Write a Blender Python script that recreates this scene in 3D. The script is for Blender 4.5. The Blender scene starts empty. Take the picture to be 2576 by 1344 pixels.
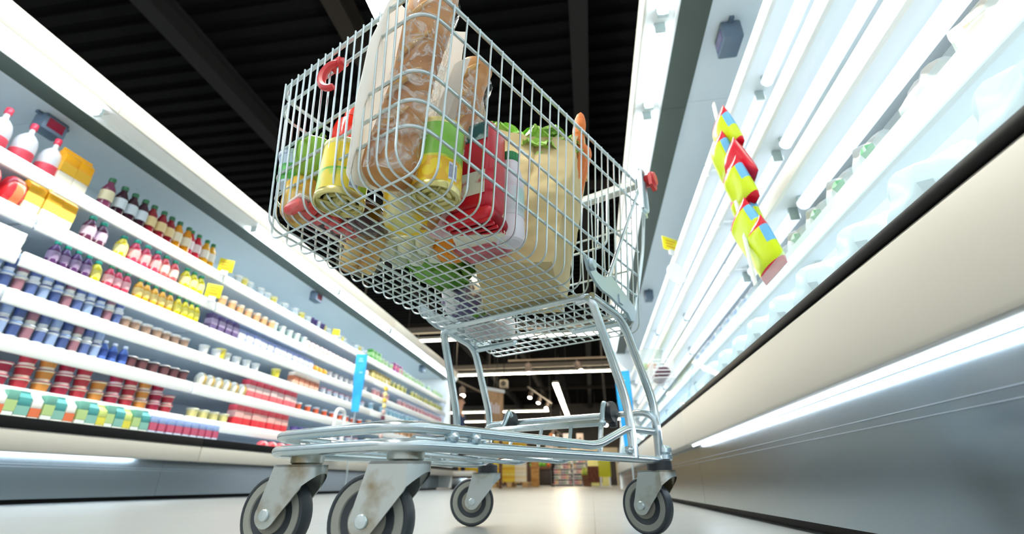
import bpy, bmesh, math, random
from mathutils import Vector, Matrix, noise
from math import sin, cos, pi, radians as RAD

# ------------------------------------------------------------------ camera, world, light, exposure
SC = bpy.context.scene
COL = SC.collection
K = 0.6957                       # one layout unit in metres
FPX, VX, VY = 1190.0, 1490.0, 1218.0


def V(*a):
    return Vector(a)


pitch = math.atan((VY - 672) / FPX)
d_ = V(VX - 1288, VY - 672, FPX).normalized()
u_ = V(0, -cos(pitch), sin(pitch))
u_ = (u_ - d_ * u_.dot(d_)).normalized()
r_ = d_.cross(u_)
if r_.x < 0:
    r_ = -r_
M3 = Matrix((r_, d_, u_))        # image axes (right, down, forward) to world
cam = bpy.data.cameras.new('camera')
cam.sensor_width = 36.0
cam.lens = FPX / 2576 * 36.0
cam.clip_start = 0.01
cam.clip_end = 200
cam.dof.use_dof = True
cam.dof.focus_distance = 0.66
cam.dof.aperture_fstop = 4.6
co = bpy.data.objects.new('camera', cam)
COL.objects.link(co)
rx, ry, rz = M3 @ V(1, 0, 0), M3 @ V(0, -1, 0), M3 @ V(0, 0, -1)
co.matrix_world = Matrix(((rx.x, ry.x, rz.x, 0), (rx.y, ry.y, rz.y, 0), (rx.z, ry.z, rz.z, .115 * K), (0, 0, 0, 1)))
SC.camera = co
W = bpy.data.worlds.new('store_light')
SC.world = W
W.use_nodes = True
W.node_tree.nodes['Background'].inputs[0].default_value = (.93, .97, 1.0, 1)
W.node_tree.nodes['Background'].inputs[1].default_value = 0.85
SC.view_settings.view_transform = 'Standard'
SC.view_settings.look = 'None'
SC.view_settings.exposure = 0.22
SC.view_settings.gamma = 1.0
SC.view_settings.use_curve_mapping = False
SC.cycles.use_denoising = True
SC.cycles.max_bounces = 10
SC.cycles.transparent_max_bounces = 16
SC.cycles.sample_clamp_indirect = 6.0
LAMP = 22.0                       # emission of the fluorescent tubes

# ------------------------------------------------------------------ mesh helpers


class MB:
    def __init__(s):
        s.v, s.f, s.m = [], [], []

    def add(s, vs, fs, m=0):
        o = len(s.v)
        s.v += [tuple(p) for p in vs]
        for i, f in enumerate(fs):
            s.f.append(tuple(o + k for k in f))
            s.m.append(m[i] if isinstance(m, list) else m)
        return s

    def tube(s, pts, r, m=0, seg=8, closed=False):
        pts = [Vector(p) for p in pts]
        n = len(pts)
        if n < 2:
            return s
        tan = []
        for i in range(n):
            a = pts[i - 1] if (i > 0 or closed) else pts[i]
            b = pts[(i + 1) % n] if (i < n - 1 or closed) else pts[i]
            t = (b - a)
            tan.append(t.normalized() if t.length > 1e-9 else V(0, 0, 1))
        up = V(0, 0, 1) if abs(tan[0].z) < .9 else V(1, 0, 0)
        nx = (up - tan[0] * up.dot(tan[0])).normalized()
        vs = []
        for i in range(n):
            t = tan[i]
            nx = nx - t * nx.dot(t)
            nx = nx.normalized() if nx.length > 1e-9 else t.orthogonal().normalized()
            ny = t.cross(nx)
            rr = r[i] if isinstance(r, (list, tuple)) else r
            for k in range(seg):
                a = 2 * pi * k / seg
                vs.append(pts[i] + nx * (rr * cos(a)) + ny * (rr * sin(a)))
        fs = []
        for i in range(n if closed else n - 1):
            j = (i + 1) % n
            for k in range(seg):
                k2 = (k + 1) % seg
                fs.append((i * seg + k, i * seg + k2, j * seg + k2, j * seg + k))
        if not closed:
            fs.append(tuple(range(seg - 1, -1, -1)))
            fs.append(tuple((n - 1) * seg + k for k in range(seg)))
        return s.add(vs, fs, m)

    def lathe(s, prof, o=(0, 0, 0), seg=20, m=0, axis=None):
        """prof: (radius, height) from bottom up; m: one index or one per profile step"""
        q = V(0, 0, 1).rotation_difference(Vector(axis)) if axis else None
        vs, fs, ms = [], [], []
        for (r, z) in prof:
            for k in range(seg):
                a = 2 * pi * k / seg
                p = V(r * cos(a), r * sin(a), z)
                vs.append((q @ p if q else p) + Vector(o))
        for i in range(len(prof) - 1):
            for k in range(seg):
                k2 = (k + 1) % seg
                fs.append((i * seg + k, i * seg + k2, (i + 1) * seg + k2, (i + 1) * seg + k))
                ms.append(m[i] if isinstance(m, list) else m)
        if prof[0][0] > 1e-6:
            fs.append(tuple(range(seg - 1, -1, -1)))
            ms.append(m[0] if isinstance(m, list) else m)
        if prof[-1][0] > 1e-6:
            fs.append(tuple((len(prof) - 1) * seg + k for k in range(seg)))
            ms.append(m[-1] if isinstance(m, list) else m)
        return s.add(vs, fs, ms)

    def box(s, lo, hi, m=0, bev=0, xf=None, seg=2):
        lo, hi = Vector(lo), Vector(hi)
        c, d = (lo + hi) / 2, hi - lo
        bm = bmesh.new()
        bmesh.ops.create_cube(bm, size=1)
        for v in bm.verts:
            v.co = V(v.co.x * d.x, v.co.y * d.y, v.co.z * d.z) + c
        if bev:
            bmesh.ops.bevel(bm, geom=list(bm.edges), offset=min(bev, min(abs(d.x), abs(d.y), abs(d.z)) * .49), segments=seg, profile=.5, affect='EDGES')
        if xf:
            for v in bm.verts:
                v.co = xf(v.co)
        bm.verts.ensure_lookup_table()
        bm.verts.index_update()
        s.add([v.co.copy() for v in bm.verts], [[v.index for v in f.verts] for f in bm.faces], m)
        bm.free()
        return s

    def grid(s, fn, nu, nv, m=0, cu=False, cv=False):
        """m may be a function of (u, v)"""
        vs = [fn(i / (nu if cu else nu - 1), j / (nv if cv else nv - 1)) for j in range(nv) for i in range(nu)]
        fs, ms = [], []
        for j in range(nv if cv else nv - 1):
            for i in range(nu if cu else nu - 1):
                i2, j2 = (i + 1) % nu, (j + 1) % nv
                fs.append((j * nu + i, j * nu + i2, j2 * nu + i2, j2 * nu + i))
                ms.append(m((i + .5) / nu, (j + .5) / nv) if callable(m) else m)
        return s.add(vs, fs, ms)

    def blob(s, c, r, amp=0, fr=1, m=0, nu=20, nv=12, seed=0, rot=None, p=1.0):
        c = Vector(c)

        def fn(u, v):
            a, b = 2 * pi * u, pi * (v - .5)
            sg = lambda x: math.copysign(abs(x) ** p, x)
            d = V(sg(cos(b)) * sg(cos(a)), sg(cos(b)) * sg(sin(a)), sg(sin(b)))
            k = 1 + (amp * noise.noise(d * fr + V(seed * 7.1, seed * 3.3, seed)) if amp else 0)
            q = V(d.x * r[0] * k, d.y * r[1] * k, d.z * r[2] * k)
            return (rot @ q if rot else q) + c
        return s.grid(fn, nu, nv, m, cu=True)

    def prism(s, poly, a, b, fr=None, m=0):
        """poly of (x, y); extruded from a to b along the third axis; fr maps (x, y, t) to a point"""
        fr = fr or (lambda x, y, t: (x, y, t))
        n = len(poly)
        vs = [fr(x, y, a) for x, y in poly] + [fr(x, y, b) for x, y in poly]
        fs = [tuple(range(n - 1, -1, -1)), tuple(range(n, 2 * n))]
        fs += [(i, (i + 1) % n, n + (i + 1) % n, n + i) for i in range(n)]
        return s.add(vs, fs, m)

    def mesh(s, name, mats):
        me = bpy.data.meshes.new(name)
        me.from_pydata([(x * K, y * K, z * K) for x, y, z in s.v], [], s.f)
        for mt in (mats if isinstance(mats, (list, tuple)) else [mats]):
            me.materials.append(mt)
        me.polygons.foreach_set('material_index', s.m)
        bm = bmesh.new()
        bm.from_mesh(me)
        bmesh.ops.recalc_face_normals(bm, faces=bm.faces)
        bm.to_mesh(me)
        bm.free()
        me.polygons.foreach_set('use_smooth', [True] * len(me.polygons))
        me.set_sharp_from_angle(angle=RAD(38))
        me.update()
        return me


def fillet(pts, r, n=5, closed=False):
    pts = [Vector(p) for p in pts]
    out = []
    N = len(pts)
    for i, p in enumerate(pts):
        if not closed and i in (0, N - 1):
            out.append(p)
            continue
        a, b = pts[i - 1], pts[(i + 1) % N]
        da, db = (a - p), (b - p)
        rr = r[i] if isinstance(r, (list, tuple)) else r
        t = min(rr, da.length * .49, db.length * .49)
        if t < 1e-5:
            out.append(p)
            continue
        p0, p1 = p + da.normalized() * t, p + db.normalized() * t
        for k in range(n + 1):
            q = k / n
            out.append(p0 * (1 - q) ** 2 + p * (2 * q * (1 - q)) + p1 * q * q)
    return out


def link(name, me, parent=None, loc=(0, 0, 0), rot=None):
    o = bpy.data.objects.new(name, me)
    COL.objects.link(o)
    o.location = Vector(loc) * K
    if rot is not None:
        o.rotation_euler = rot
    if parent:
        o.parent = parent
    return o


def obj(name, mb, mats, parent=None, loc=(0, 0, 0), rot=None, label=None):
    o = link(name, mb.mesh(name, mats), parent, loc, rot)
    if label:
        o['label'] = label
    return o


def tag(o, label=None, cat=None, group=None, kind=None):
    if label:
        o['label'] = label
    if cat:
        o['category'] = cat
    if group:
        o['group'] = group
    if kind:
        o['kind'] = kind
    return o


def thing(name, label, cat, loc=(0, 0, 0), rot=None, group=None):
    return tag(link(name, None, None, loc, rot), label, cat, group)


def structure(name, mb, mats):
    return tag(obj(name, mb, mats), kind='structure')


def dup(root, loc=None, rot=None, label=None):
    r = root.copy()
    COL.objects.link(r)
    if loc is not None:
        r.location = Vector(loc) * K
    if rot is not None:
        r.rotation_euler = rot
    if label:
        r['label'] = label
    for ch in list(root.children):
        c = ch.copy()
        COL.objects.link(c)
        c.parent = r
        for g in list(ch.children):
            e = g.copy()
            COL.objects.link(e)
            e.parent = c
    return r


# ------------------------------------------------------------------ materials
def lin(c):
    if isinstance(c, str):
        c = tuple(int(c[i:i + 2], 16) for i in (0, 2, 4))
    return tuple((x / 255 / 12.92 if x / 255 <= .04045 else ((x / 255 + .055) / 1.055) ** 2.4) for x in c)


_mats = {}


def mat(name, col, rough=.5, metal=0., var=.06, scale=8., bump=0., bscale=40., emit=0., spec=.5, trans=0., coat=0., alpha=1.0, stretch=None):
    if name in _mats:
        return _mats[name]
    m = bpy.data.materials.new(name)
    _mats[name] = m
    m.use_nodes = True
    nt = m.node_tree
    b = nt.nodes['Principled BSDF']
    c = lin(col)
    tc = nt.nodes.new('ShaderNodeTexCoord')
    src = tc.outputs['Object']
    if stretch:
        mp = nt.nodes.new('ShaderNodeMapping')
        mp.inputs['Scale'].default_value = stretch
        nt.links.new(src, mp.inputs[0])
        src = mp.outputs[0]
    nz = nt.nodes.new('ShaderNodeTexNoise')
    nz.inputs['Scale'].default_value = scale
    nz.inputs['Detail'].default_value = 4
    nt.links.new(src, nz.inputs['Vector'])
    mx = nt.nodes.new('ShaderNodeMix')
    mx.data_type = 'RGBA'
    mx.inputs[6].default_value = (*[x * (1 - var) for x in c], 1)
    mx.inputs[7].default_value = (*[min(1, x * (1 + var)) for x in c], 1)
    nt.links.new(nz.outputs[0], mx.inputs[0])
    nt.links.new(mx.outputs[2], b.inputs['Base Color'])
    b.inputs['Roughness'].default_value = rough
    b.inputs['Metallic'].default_value = metal
    b.inputs['Specular IOR Level'].default_value = spec
    b.inputs['Transmission Weight'].default_value = trans
    b.inputs['Coat Weight'].default_value = coat
    b.inputs['Alpha'].default_value = alpha
    if emit:
        nt.links.new(mx.outputs[2], b.inputs['Emission Color'])
        b.inputs['Emission Strength'].default_value = emit
    if bump:
        n2 = nt.nodes.new('ShaderNodeTexNoise')
        n2.inputs['Scale'].default_value = bscale
        n2.inputs['Detail'].default_value = 5
        nt.links.new(src, n2.inputs['Vector'])
        bp = nt.nodes.new('ShaderNodeBump')
        bp.inputs['Strength'].default_value = bump
        bp.inputs['Distance'].default_value = .01
        nt.links.new(n2.outputs[0], bp.inputs['Height'])
        nt.links.new(bp.outputs[0], b.inputs['Normal'])
    return m


def two_tone(name, ca, cb, scale=10, rough=.5, lo=.45, hi=.55, kind='noise', stretch=None, bump=0., metal=0.):
    """two colours of the thing itself, in a noise or cell pattern"""
    if name in _mats:
        return _mats[name]
    m = bpy.data.materials.new(name)
    _mats[name] = m
    m.use_nodes = True
    nt = m.node_tree
    b = nt.nodes['Principled BSDF']
    tc = nt.nodes.new('ShaderNodeTexCoord')
    mp = nt.nodes.new('ShaderNodeMapping')
    mp.inputs['Scale'].default_value = stretch or (1, 1, 1)
    nt.links.new(tc.outputs['Object'], mp.inputs[0])
    if kind == 'noise':
        t = nt.nodes.new('ShaderNodeTexNoise')
        t.inputs['Detail'].default_value = 5
    else:
        t = nt.nodes.new('ShaderNodeTexVoronoi')
    t.inputs['Scale'].default_value = scale
    nt.links.new(mp.outputs[0], t.inputs['Vector'])
    r = nt.nodes.new('ShaderNodeValToRGB')
    r.color_ramp.elements[0].position = lo
    r.color_ramp.elements[1].position = hi
    r.color_ramp.elements[0].color = (*lin(ca), 1)
    r.color_ramp.elements[1].color = (*lin(cb), 1)
    nt.links.new(t.outputs[0], r.inputs[0])
    nt.links.new(r.outputs[0], b.inputs['Base Color'])
    b.inputs['Roughness'].default_value = rough
    b.inputs['Metallic'].default_value = metal
    if bump:
        bp = nt.nodes.new('ShaderNodeBump')
        bp.inputs['Strength'].default_value = bump
        bp.inputs['Distance'].default_value = .006
        nt.links.new(t.outputs[0], bp.inputs['Height'])
        nt.links.new(bp.outputs[0], b.inputs['Normal'])
    return m


def film(name, tint=(255, 255, 255), amount=.18, rough=.12, bump=.6, bscale=22., folds=1.0):
    """clear film or glass: mostly see-through with a crinkled gloss"""
    if name in _mats:
        return _mats[name]
    m = bpy.data.materials.new(name)
    _mats[name] = m
    m.use_nodes = True
    nt = m.node_tree
    nt.nodes.clear()
    out = nt.nodes.new('ShaderNodeOutputMaterial')
    tr = nt.nodes.new('ShaderNodeBsdfTransparent')
    tr.inputs[0].default_value = (*lin(tint), 1)
    gl = nt.nodes.new('ShaderNodeBsdfPrincipled')
    gl.inputs['Base Color'].default_value = (.9, .92, .92, 1)
    gl.inputs['Roughness'].default_value = rough
    tc = nt.nodes.new('ShaderNodeTexCoord')
    nz = nt.nodes.new('ShaderNodeTexNoise')
    nz.inputs['Scale'].default_value = bscale
    nz.inputs['Detail'].default_value = 3
    nz.inputs['Distortion'].default_value = 1.2
    nt.links.new(tc.outputs['Object'], nz.inputs['Vector'])
    bp = nt.nodes.new('ShaderNodeBump')
    bp.inputs['Strength'].default_value = bump
    bp.inputs['Distance'].default_value = .02
    nt.links.new(nz.outputs[0], bp.inputs['Height'])
    nt.links.new(bp.outputs[0], gl.inputs['Normal'])
    mx = nt.nodes.new('ShaderNodeMixShader')
    # fold highlights put into the mix: noise ridges get more pale gloss
    ab = nt.nodes.new('ShaderNodeMath')
    ab.operation = 'SUBTRACT'
    ab.inputs[1].default_value = .5
    nt.links.new(nz.outputs[0], ab.inputs[0])
    a2 = nt.nodes.new('ShaderNodeMath')
    a2.operation = 'ABSOLUTE'
    nt.links.new(ab.outputs[0], a2.inputs[0])
    mr_ = nt.nodes.new('ShaderNodeMapRange')
    mr_.inputs[1].default_value = 0
    mr_.inputs[2].default_value = .07
    mr_.inputs[3].default_value = min(.9, amount * folds)
    mr_.inputs[4].default_value = amount
    nt.links.new(a2.outputs[0], mr_.inputs[0])
    nt.links.new(mr_.outputs[0], mx.inputs[0])
    nt.links.new(tr.outputs[0], mx.inputs[1])
    nt.links.new(gl.outputs[0], mx.inputs[2])
    nt.links.new(mx.outputs[0], out.inputs[0])
    return m


def glow(name, col, strength):
    if name in _mats:
        return _mats[name]
    m = bpy.data.materials.new(name)
    _mats[name] = m
    m.use_nodes = True
    nt = m.node_tree
    nt.nodes.clear()
    out = nt.nodes.new('ShaderNodeOutputMaterial')
    e = nt.nodes.new('ShaderNodeEmission')
    e.inputs[0].default_value = (*lin(col), 1)
    e.inputs[1].default_value = strength
    nt.links.new(e.outputs[0], out.inputs[0])
    return m


SHELF_TUBE = glow('shelf_tube_light', (228, 244, 255), 1.3)
TUBE = glow('tube_light', (232, 246, 255), LAMP)
TUBE_R = glow('right_tube_light', (232, 246, 255), 9.0)
STRIP = glow('ceiling_tube_light', (250, 250, 240), 90.0)
STRIP_FAR = glow('hall_tube_light', (255, 238, 206), 36.0)
WARM = glow('spot_lens_light', (255, 240, 220), 20.0)
white_paint = mat('white_enamel', (238, 240, 238), .35, var=.02)
shelf_white = mat('shelf_enamel', (232, 240, 244), .4, var=.02)
fascia_white = mat('fascia_enamel', (198, 196, 187), .4, var=.02)
case_back = mat('case_lining', (206, 220, 226), .45, var=.03)
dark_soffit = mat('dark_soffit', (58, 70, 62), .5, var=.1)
bumper_beige = mat('bumper_plastic', (186, 182, 172), .5, var=.05, scale=2)
rail_black = mat('black_rail', (10, 10, 12), .5, spec=.2)
steel = mat('brushed_steel', (150, 162, 170), .22, 1.0, var=.06, scale=3, bump=.05, bscale=6, stretch=(1, .15, 1))
zinc = mat('zinc_wire', (206, 218, 220), .3, .85, var=.07, scale=14)
chrome = two_tone('galvanised_tube', (196, 212, 218), (216, 226, 228), 9, .22, metal=.9)
worn_zinc = two_tone('worn_zinc', (192, 198, 194), (148, 136, 108), 24, .3, .5, .68, metal=.85)
black_plastic = mat('black_plastic', (30, 34, 40), .4)

# ------------------------------------------------------------------ setting: floor, ceiling, walls
fm = bpy.data.materials.new('floor_tiles')
fm.use_nodes = True
nt = fm.node_tree
b = nt.nodes['Principled BSDF']
tc = nt.nodes.new('ShaderNodeTexCoord')
br = nt.nodes.new('ShaderNodeTexBrick')
br.offset = 0.0
br.inputs['Color1'].default_value = (*lin((136, 139, 138)), 1)
br.inputs['Color2'].default_value = (*lin((131, 135, 135)), 1)
br.inputs['Mortar'].default_value = (*lin((108, 108, 104)), 1)
br.inputs['Scale'].default_value = 1.0
br.inputs['Mortar Size'].default_value = .002
br.inputs['Mortar Smooth'].default_value = .3
br.inputs['Brick Width'].default_value = .6
br.inputs['Row Height'].default_value = .6
nt.links.new(tc.outputs['Object'], br.inputs['Vector'])
nt.links.new(br.outputs[0], b.inputs['Base Color'])
b.inputs['Specular IOR Level'].default_value = .32
nz = nt.nodes.new('ShaderNodeTexNoise')
nz.inputs['Scale'].default_value = 3
nt.links.new(tc.outputs['Object'], nz.inputs['Vector'])
mr = nt.nodes.new('ShaderNodeMapRange')
mr.inputs[3].default_value = .30
mr.inputs[4].default_value = .36
nt.links.new(nz.outputs[0], mr.inputs[0])
nt.links.new(mr.outputs[0], b.inputs['Roughness'])
structure('floor', MB().box((-14, -4, -.2), (12, 48, 0)), fm)

cm = mat('dark_roof_deck', (9, 9, 10), .9, spec=.1, var=.3, scale=2)
CZ = 7.2
deck = MB().box((-14, -4, CZ), (12, 48, CZ + .2))
for i in range(150):
    y = -3.8 + i * .345
    deck.box((-14, y, CZ - .09), (12, y + .17, CZ))
structure('ceiling', deck, cm)
beam = mat('dark_beam_paint', (24, 24, 24), .8, spec=.2)
brown_beam = mat('brown_beam_paint', (34, 29, 23), .8, spec=.2)
for i, x in enumerate((-6.2, -3.4, 0.25, 3.2)):
    bb = MB().box((x - .14, -4, CZ - .55), (x + .14, 48, CZ - .5)).box((x - .03, -4, CZ - .5), (x + .03, 48, CZ - .09)).box((x - .14, -4, CZ - .14), (x + .14, 48, CZ - .09))
    structure('ceiling_beam', bb, beam if i != 1 else brown_beam)
for y in (9.5, 19.5, 27.5, 35.5):
    structure('ceiling_joist', MB().box((-14, y, CZ - .75), (12, y + .1, CZ - .55)), brown_beam)
structure('wall_back', MB().box((-14, 47, 0), (12, 47.3, CZ)), two_tone('far_wall_paint', (56, 50, 44), (44, 40, 36), .6, .7))

# ------------------------------------------------------------------ refrigerated cases
LX, RX = -3.17, .48
LS = {'A': 1.97, 'B': 1.68, 'C': 1.43, 'D': 1.19, 'E': .92, 'F': .64, 'G': .42}
RS = {'A': 1.98, 'B': 1.60, 'C': 1.28, 'D': .97, 'G': .42}
glass = film('case_glass', (236, 246, 250), .16, .05, .05, 3)


def case(side, y0, y1, label, lamp, kick_lamp, ends=(False, False)):
    """side 0: dairy run across the aisle; side 1: glass-fronted run beside the trolley"""
    X = (lambda d: LX - d) if side == 0 else (lambda d: RX + d)
    lipd, kd, bd, back, cd = (.25, .33, .01, 1.13, .0) if side == 0 else (.37, .055, .0, 1.02, -.03)
    sh = LS if side == 0 else RS
    bz0, bz1, rz1 = (.28, .40, .462) if side == 0 else (.292, .462, .482)
    t = thing('refrigerated_case', label, 'refrigerated case', (X(kd), (y0 + y1) / 2, 0), None, None)
    ox, oy = X(kd), (y0 + y1) / 2

    def B(mb, d0, d1, ya, yb, z0, z1, m=0, bev=0):
        xa, xb = X(d0) - ox, X(d1) - ox
        mb.box((min(xa, xb), ya - oy, z0), (max(xa, xb), yb - oy, z1), m, bev)
        return mb
    e = .0015
    a, c = y0 + e, y1 - e
    kp = B(MB(), kd, kd + .03, a, c, .028, bz0 + .05)
    B(kp, kd + .05, kd + .09, a, c, 0, .03, 1)
    # thin pressed seam lines along the kick plate
    for z in (.212, .2275):
        B(kp, kd - .0015, kd + .004, a, c, z, z + .0022, 2)
    obj('kick_panel', kp, [steel, rail_black, mat('seam_steel', (172, 184, 194), .3, .8)], t, label='brushed steel kick panel')
    bp = B(MB(), bd, bd + .08, a, c, bz0, bz1, 0, .012)
    obj('bumper', bp, bumper_beige, t)
    obj('rail', B(MB(), bd - .004, bd + .07, a, c, bz1, rz1, 0, .006), rail_black, t, label='black edge rail')
    obj('deck', B(MB(), bd + .06, back, a, c, sh['G'] - .03, sh['G']), shelf_white, t)
    obj('back_panel', B(MB(), back, back + .05, a, c, .05, 2.66), case_back, t)
    cp = obj('canopy', B(MB(), cd + .018, back + .05, a, c, 2.53, 2.68), shelf_white, t)
    obj('fascia', B(MB(), cd, cd + .02, a, c, 2.515, 2.685, 0, .004), fascia_white, cp)
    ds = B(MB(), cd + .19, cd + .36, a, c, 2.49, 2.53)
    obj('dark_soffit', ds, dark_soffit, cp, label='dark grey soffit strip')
    rf = B(MB(), cd + .012, cd + .19, a, c, 2.522, 2.53)
    B(rf, cd + .178, cd + .19, a, c, 2.49, 2.522)
    obj('lamp_reflector', rf, white_paint, cp)
    for (la, lb) in lamp:
        tb = MB()
        tb.tube([(X(cd + .10) - ox, la - oy, 2.492), (X(cd + .10) - ox, lb - oy, 2.492)], .03, 0, 12)
        for yy in (la, lb):
            tb.box((X(cd + .10) - ox - .03, yy - oy - .012, 2.46), (X(cd + .10) - ox + .03, yy - oy + .012, 2.528), 1, .004)
        obj('lamp_tube', tb, [TUBE if side == 0 else TUBE_R, mat('lamp_socket', (190, 206, 206), .5)], cp)
    for (la, lb) in kick_lamp:
        lx_, lz_ = (X(bd + .11) - ox, bz0 + .02) if side == 0 else (X(bd + .03) - ox, bz0 - .003)
        tb = MB().tube([(lx_, la - oy, lz_), (lx_, lb - oy, lz_)], .012 if side == 0 else .0055, 0, 8)
        obj('kick_lamp', tb, glow('kick_tube_light', (226, 242, 255), LAMP * .9), t)
    for k in sorted(sh):
        if k == 'G':
            continue
        z = sh[k]
        s = B(MB(), lipd + .02, back, a + .012, c - .012, z - .035, z)
        so = obj('shelf', s, shelf_white, t)
        B2 = B(MB(), lipd, lipd + .022, a + .008, c - .008, z - (.085 if side == 0 else .07), z + .012, 0, .006)
        obj('price_strip', B2, white_paint, so)
        if side == 0:
            tb = MB().box((X(lipd + .05) - ox - .012, a - oy + .03, z - .045), (X(lipd + .05) - ox + .012, c - oy - .03, z - .035), 0, .003)
            obj('shelf_lamp_or_fill', tb, glow('added_shelf_fill_light', (206, 228, 255), 6.5), so)  # strip added under each dairy shelf to brighten the goods below
        if side == 1:
            for (la, lb) in lamp:
                tb = MB().tube([(X(lipd + .12) - ox, la - oy, z - .075), (X(lipd + .12) - ox, lb - oy, z - .075)], .028, 0, 10)
                for yy in (la, lb):
                    tb.box((X(lipd + .12) - ox - .02, yy - oy - .008, z - .095), (X(lipd + .12) - ox + .02, yy - oy + .008, z - .035), 1, .004)
                obj('shelf_lamp_or_fill', tb, [SHELF_TUBE, mat('lamp_socket', (190, 206, 206), .5)], so)
            if k == 'D':
                obj('deck_fill_tube', MB().tube([(X(lipd - .014) - ox, a - oy + .03, z - .05), (X(lipd - .014) - ox, c - oy - .03, z - .05)], .012, 0, 8), glow('deck_fill_light', (228, 244, 255), 3.0), so)  # tube added to brighten the deck bags, shows as a bright glass line
    if side == 1:
        g = MB()
        q = [(X(.03) - ox, rz1), (X(.10) - ox, .72), (X(.112) - ox, .72), (X(.042) - ox, rz1)]
        g.prism(q, a - oy, c - oy, lambda x, y, tt: (x, tt, y))
        obj('glass_riser', g, glass, t, label='low clear glass front')
    for i, yy in enumerate((y0, y1)):
        if ends[i]:
            ep = MB()
            pr = [(X(bd + .02) - ox, .03), (X(bd + .02) - ox, .46), (X(bd + .1) - ox, .9), (X(.18) - ox, 2.3), (X(cd) - ox, 2.5), (X(cd) - ox, 2.68), (X(back + .05) - ox, 2.68), (X(back + .05) - ox, .03)]
            ep.prism(pr, yy - oy - .03, yy - oy + .03, lambda x, y, tt: (x, tt, y))
            obj('end_panel', ep, white_paint, t)
    return t


case(0, -1.6, 2.15, 'nearest case of the open dairy run, white bottles on its top shelf', [(-1.55, 2.1)], [])
case(0, 2.15, 3.75, 'dairy case with its canopy tube dark, packed with green-capped bottles and stacked cups', [], [(2.2, 3.65)])
case(0, 3.75, 7.4, 'middle case of the open dairy run with yellow price flags at its near end', [(3.8, 5.55), (5.6, 7.35)], [])
case(0, 7.4, 11.6, 'farthest open dairy case, its end panel by the man in blue', [(7.45, 9.2), (9.25, 11.5)], [], (False, True))
case(1, -1.5, 2.67, 'nearest glass-fronted case with the colourful snack strip hanging in front', [(-1.4, 1.9), (2.0, 2.62)], [(-1.4, 2.62)])
case(1, 2.67, 6.2, 'glass-fronted case behind the trolley handle with a yellow flag', [(2.72, 4.4), (4.45, 6.15)], [])
case(1, 6.2, 9.6, 'last glass-fronted case, beside the blue banner', [(6.25, 7.8), (7.85, 9.5)], [], (False, True))

# rounded steel bumper ends at the far end of the dairy run
be = thing('bumper_end', 'white and steel bumper corner at the end of the dairy run', 'bumper', (-3.05, 12.1, 0))
obj('bumper_bar', MB().box((-.35, -.2, .27), (.30, .2, .40), 0, .05), bumper_beige, be)
obj('steel_kick', MB().box((-.4, -.16, .03), (.16, .16, .25), 0, .05), steel, be)


def temp_display(loc, label, face, side):
    t = thing('temperature_display', label, 'display', loc)
    obj('case', MB().box((-.055, -.08, -.13), (.055, .08, 0), 0, .012).box((-.012, -.11, -.02), (.012, .11, .01), 0), mat('display_grey', (96, 112, 130), .4), t)
    s = .057 if side == 0 else -.057
    obj('screen', MB().box((min(s, s * .96), -.055, -.105), (max(s, s * .96), .055, -.03)), mat('display_' + face[0], face[1], .25, emit=.2), t, label='small %s screen' % face[0])


temp_display((-3.72, 2.15, 2.53), 'dark blue and red display under the dairy canopy above white bottles', ('red', (120, 24, 44)), 0)
temp_display((-3.62, 5.65, 2.53), 'small grey display under the dairy canopy, half way along', ('maroon', (90, 40, 46)), 0)
temp_display((-3.62, 10.2, 2.53), 'display under the dairy canopy by the far end panel', ('grey', (110, 120, 126)), 0)
temp_display((.95, 2.12, 2.53), 'grey box display under the canopy above the bright shelf tubes', ('violet', (92, 84, 120)), 1)
temp_display((.93, 6.3, 2.53), 'small grey display behind the trolley hinge under the canopy', ('dull', (112, 104, 100)), 1)

# ------------------------------------------------------------------ goods on the shelves
_proto = {}


def goods(key, fn):
    if key not in _proto:
        _proto[key] = fn()
    return _proto[key]


def hexmat(h, rough=.35, **k):
    return mat('pack_' + h, h, rough, var=.05, **k)


def bottle(body, cap, label, r=.045, h=.24):
    def fn():
        lo, hi = .28 * h, .58 * h
        b = MB().lathe([(r * .8, 0), (r, .04 * h), (r, lo), (r * .97, lo + .01 * h), (r * .97, hi), (r, hi + .01 * h), (r * .94, .66 * h), (r * .45, .84 * h), (r * .4, .88 * h)], seg=14)
        l = MB().lathe([(r * 1.0, lo), (r * 1.02, lo + .01), (r * 1.02, hi - .01), (r * 1.0, hi)], seg=14)
        c = MB().lathe([(r * .5, .87 * h), (r * .52, .88 * h), (r * .52, .985 * h), (r * .44, h)], seg=12)
        return [('bottle', b.mesh('bottle', hexmat(body, .18))), ('label_band', l.mesh('label_band', hexmat(label, .5))), ('cap', c.mesh('cap', hexmat(cap, .4)))]
    return ('b', body, cap, label, r, h), fn


def jug(body, cap, label, r=.06, h=.31):
    def fn():
        b = MB().lathe([(r * .85, 0), (r, .04 * h), (r, .42 * h), (r * .96, .52 * h), (r * .8, .63 * h), (r * .5, .71 * h), (r * .24, .76 * h), (r * .22, .88 * h)], seg=18)
        l = MB().lathe([(r * 1.0, .1 * h), (r * 1.02, .11 * h), (r * 1.02, .3 * h), (r * 1.0, .31 * h)], seg=18)
        c = MB().lathe([(r * .3, .86 * h), (r * .32, .87 * h), (r * .32, .985 * h), (r * .26, h)], seg=12)
        return [('bottle', b.mesh('bottle', hexmat(body, .25))), ('label_band', l.mesh('label_band', hexmat(label, .5))), ('cap', c.mesh('cap', hexmat(cap, .4)))]
    return ('b', body, cap, label, r, h, 'jug'), fn


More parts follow.
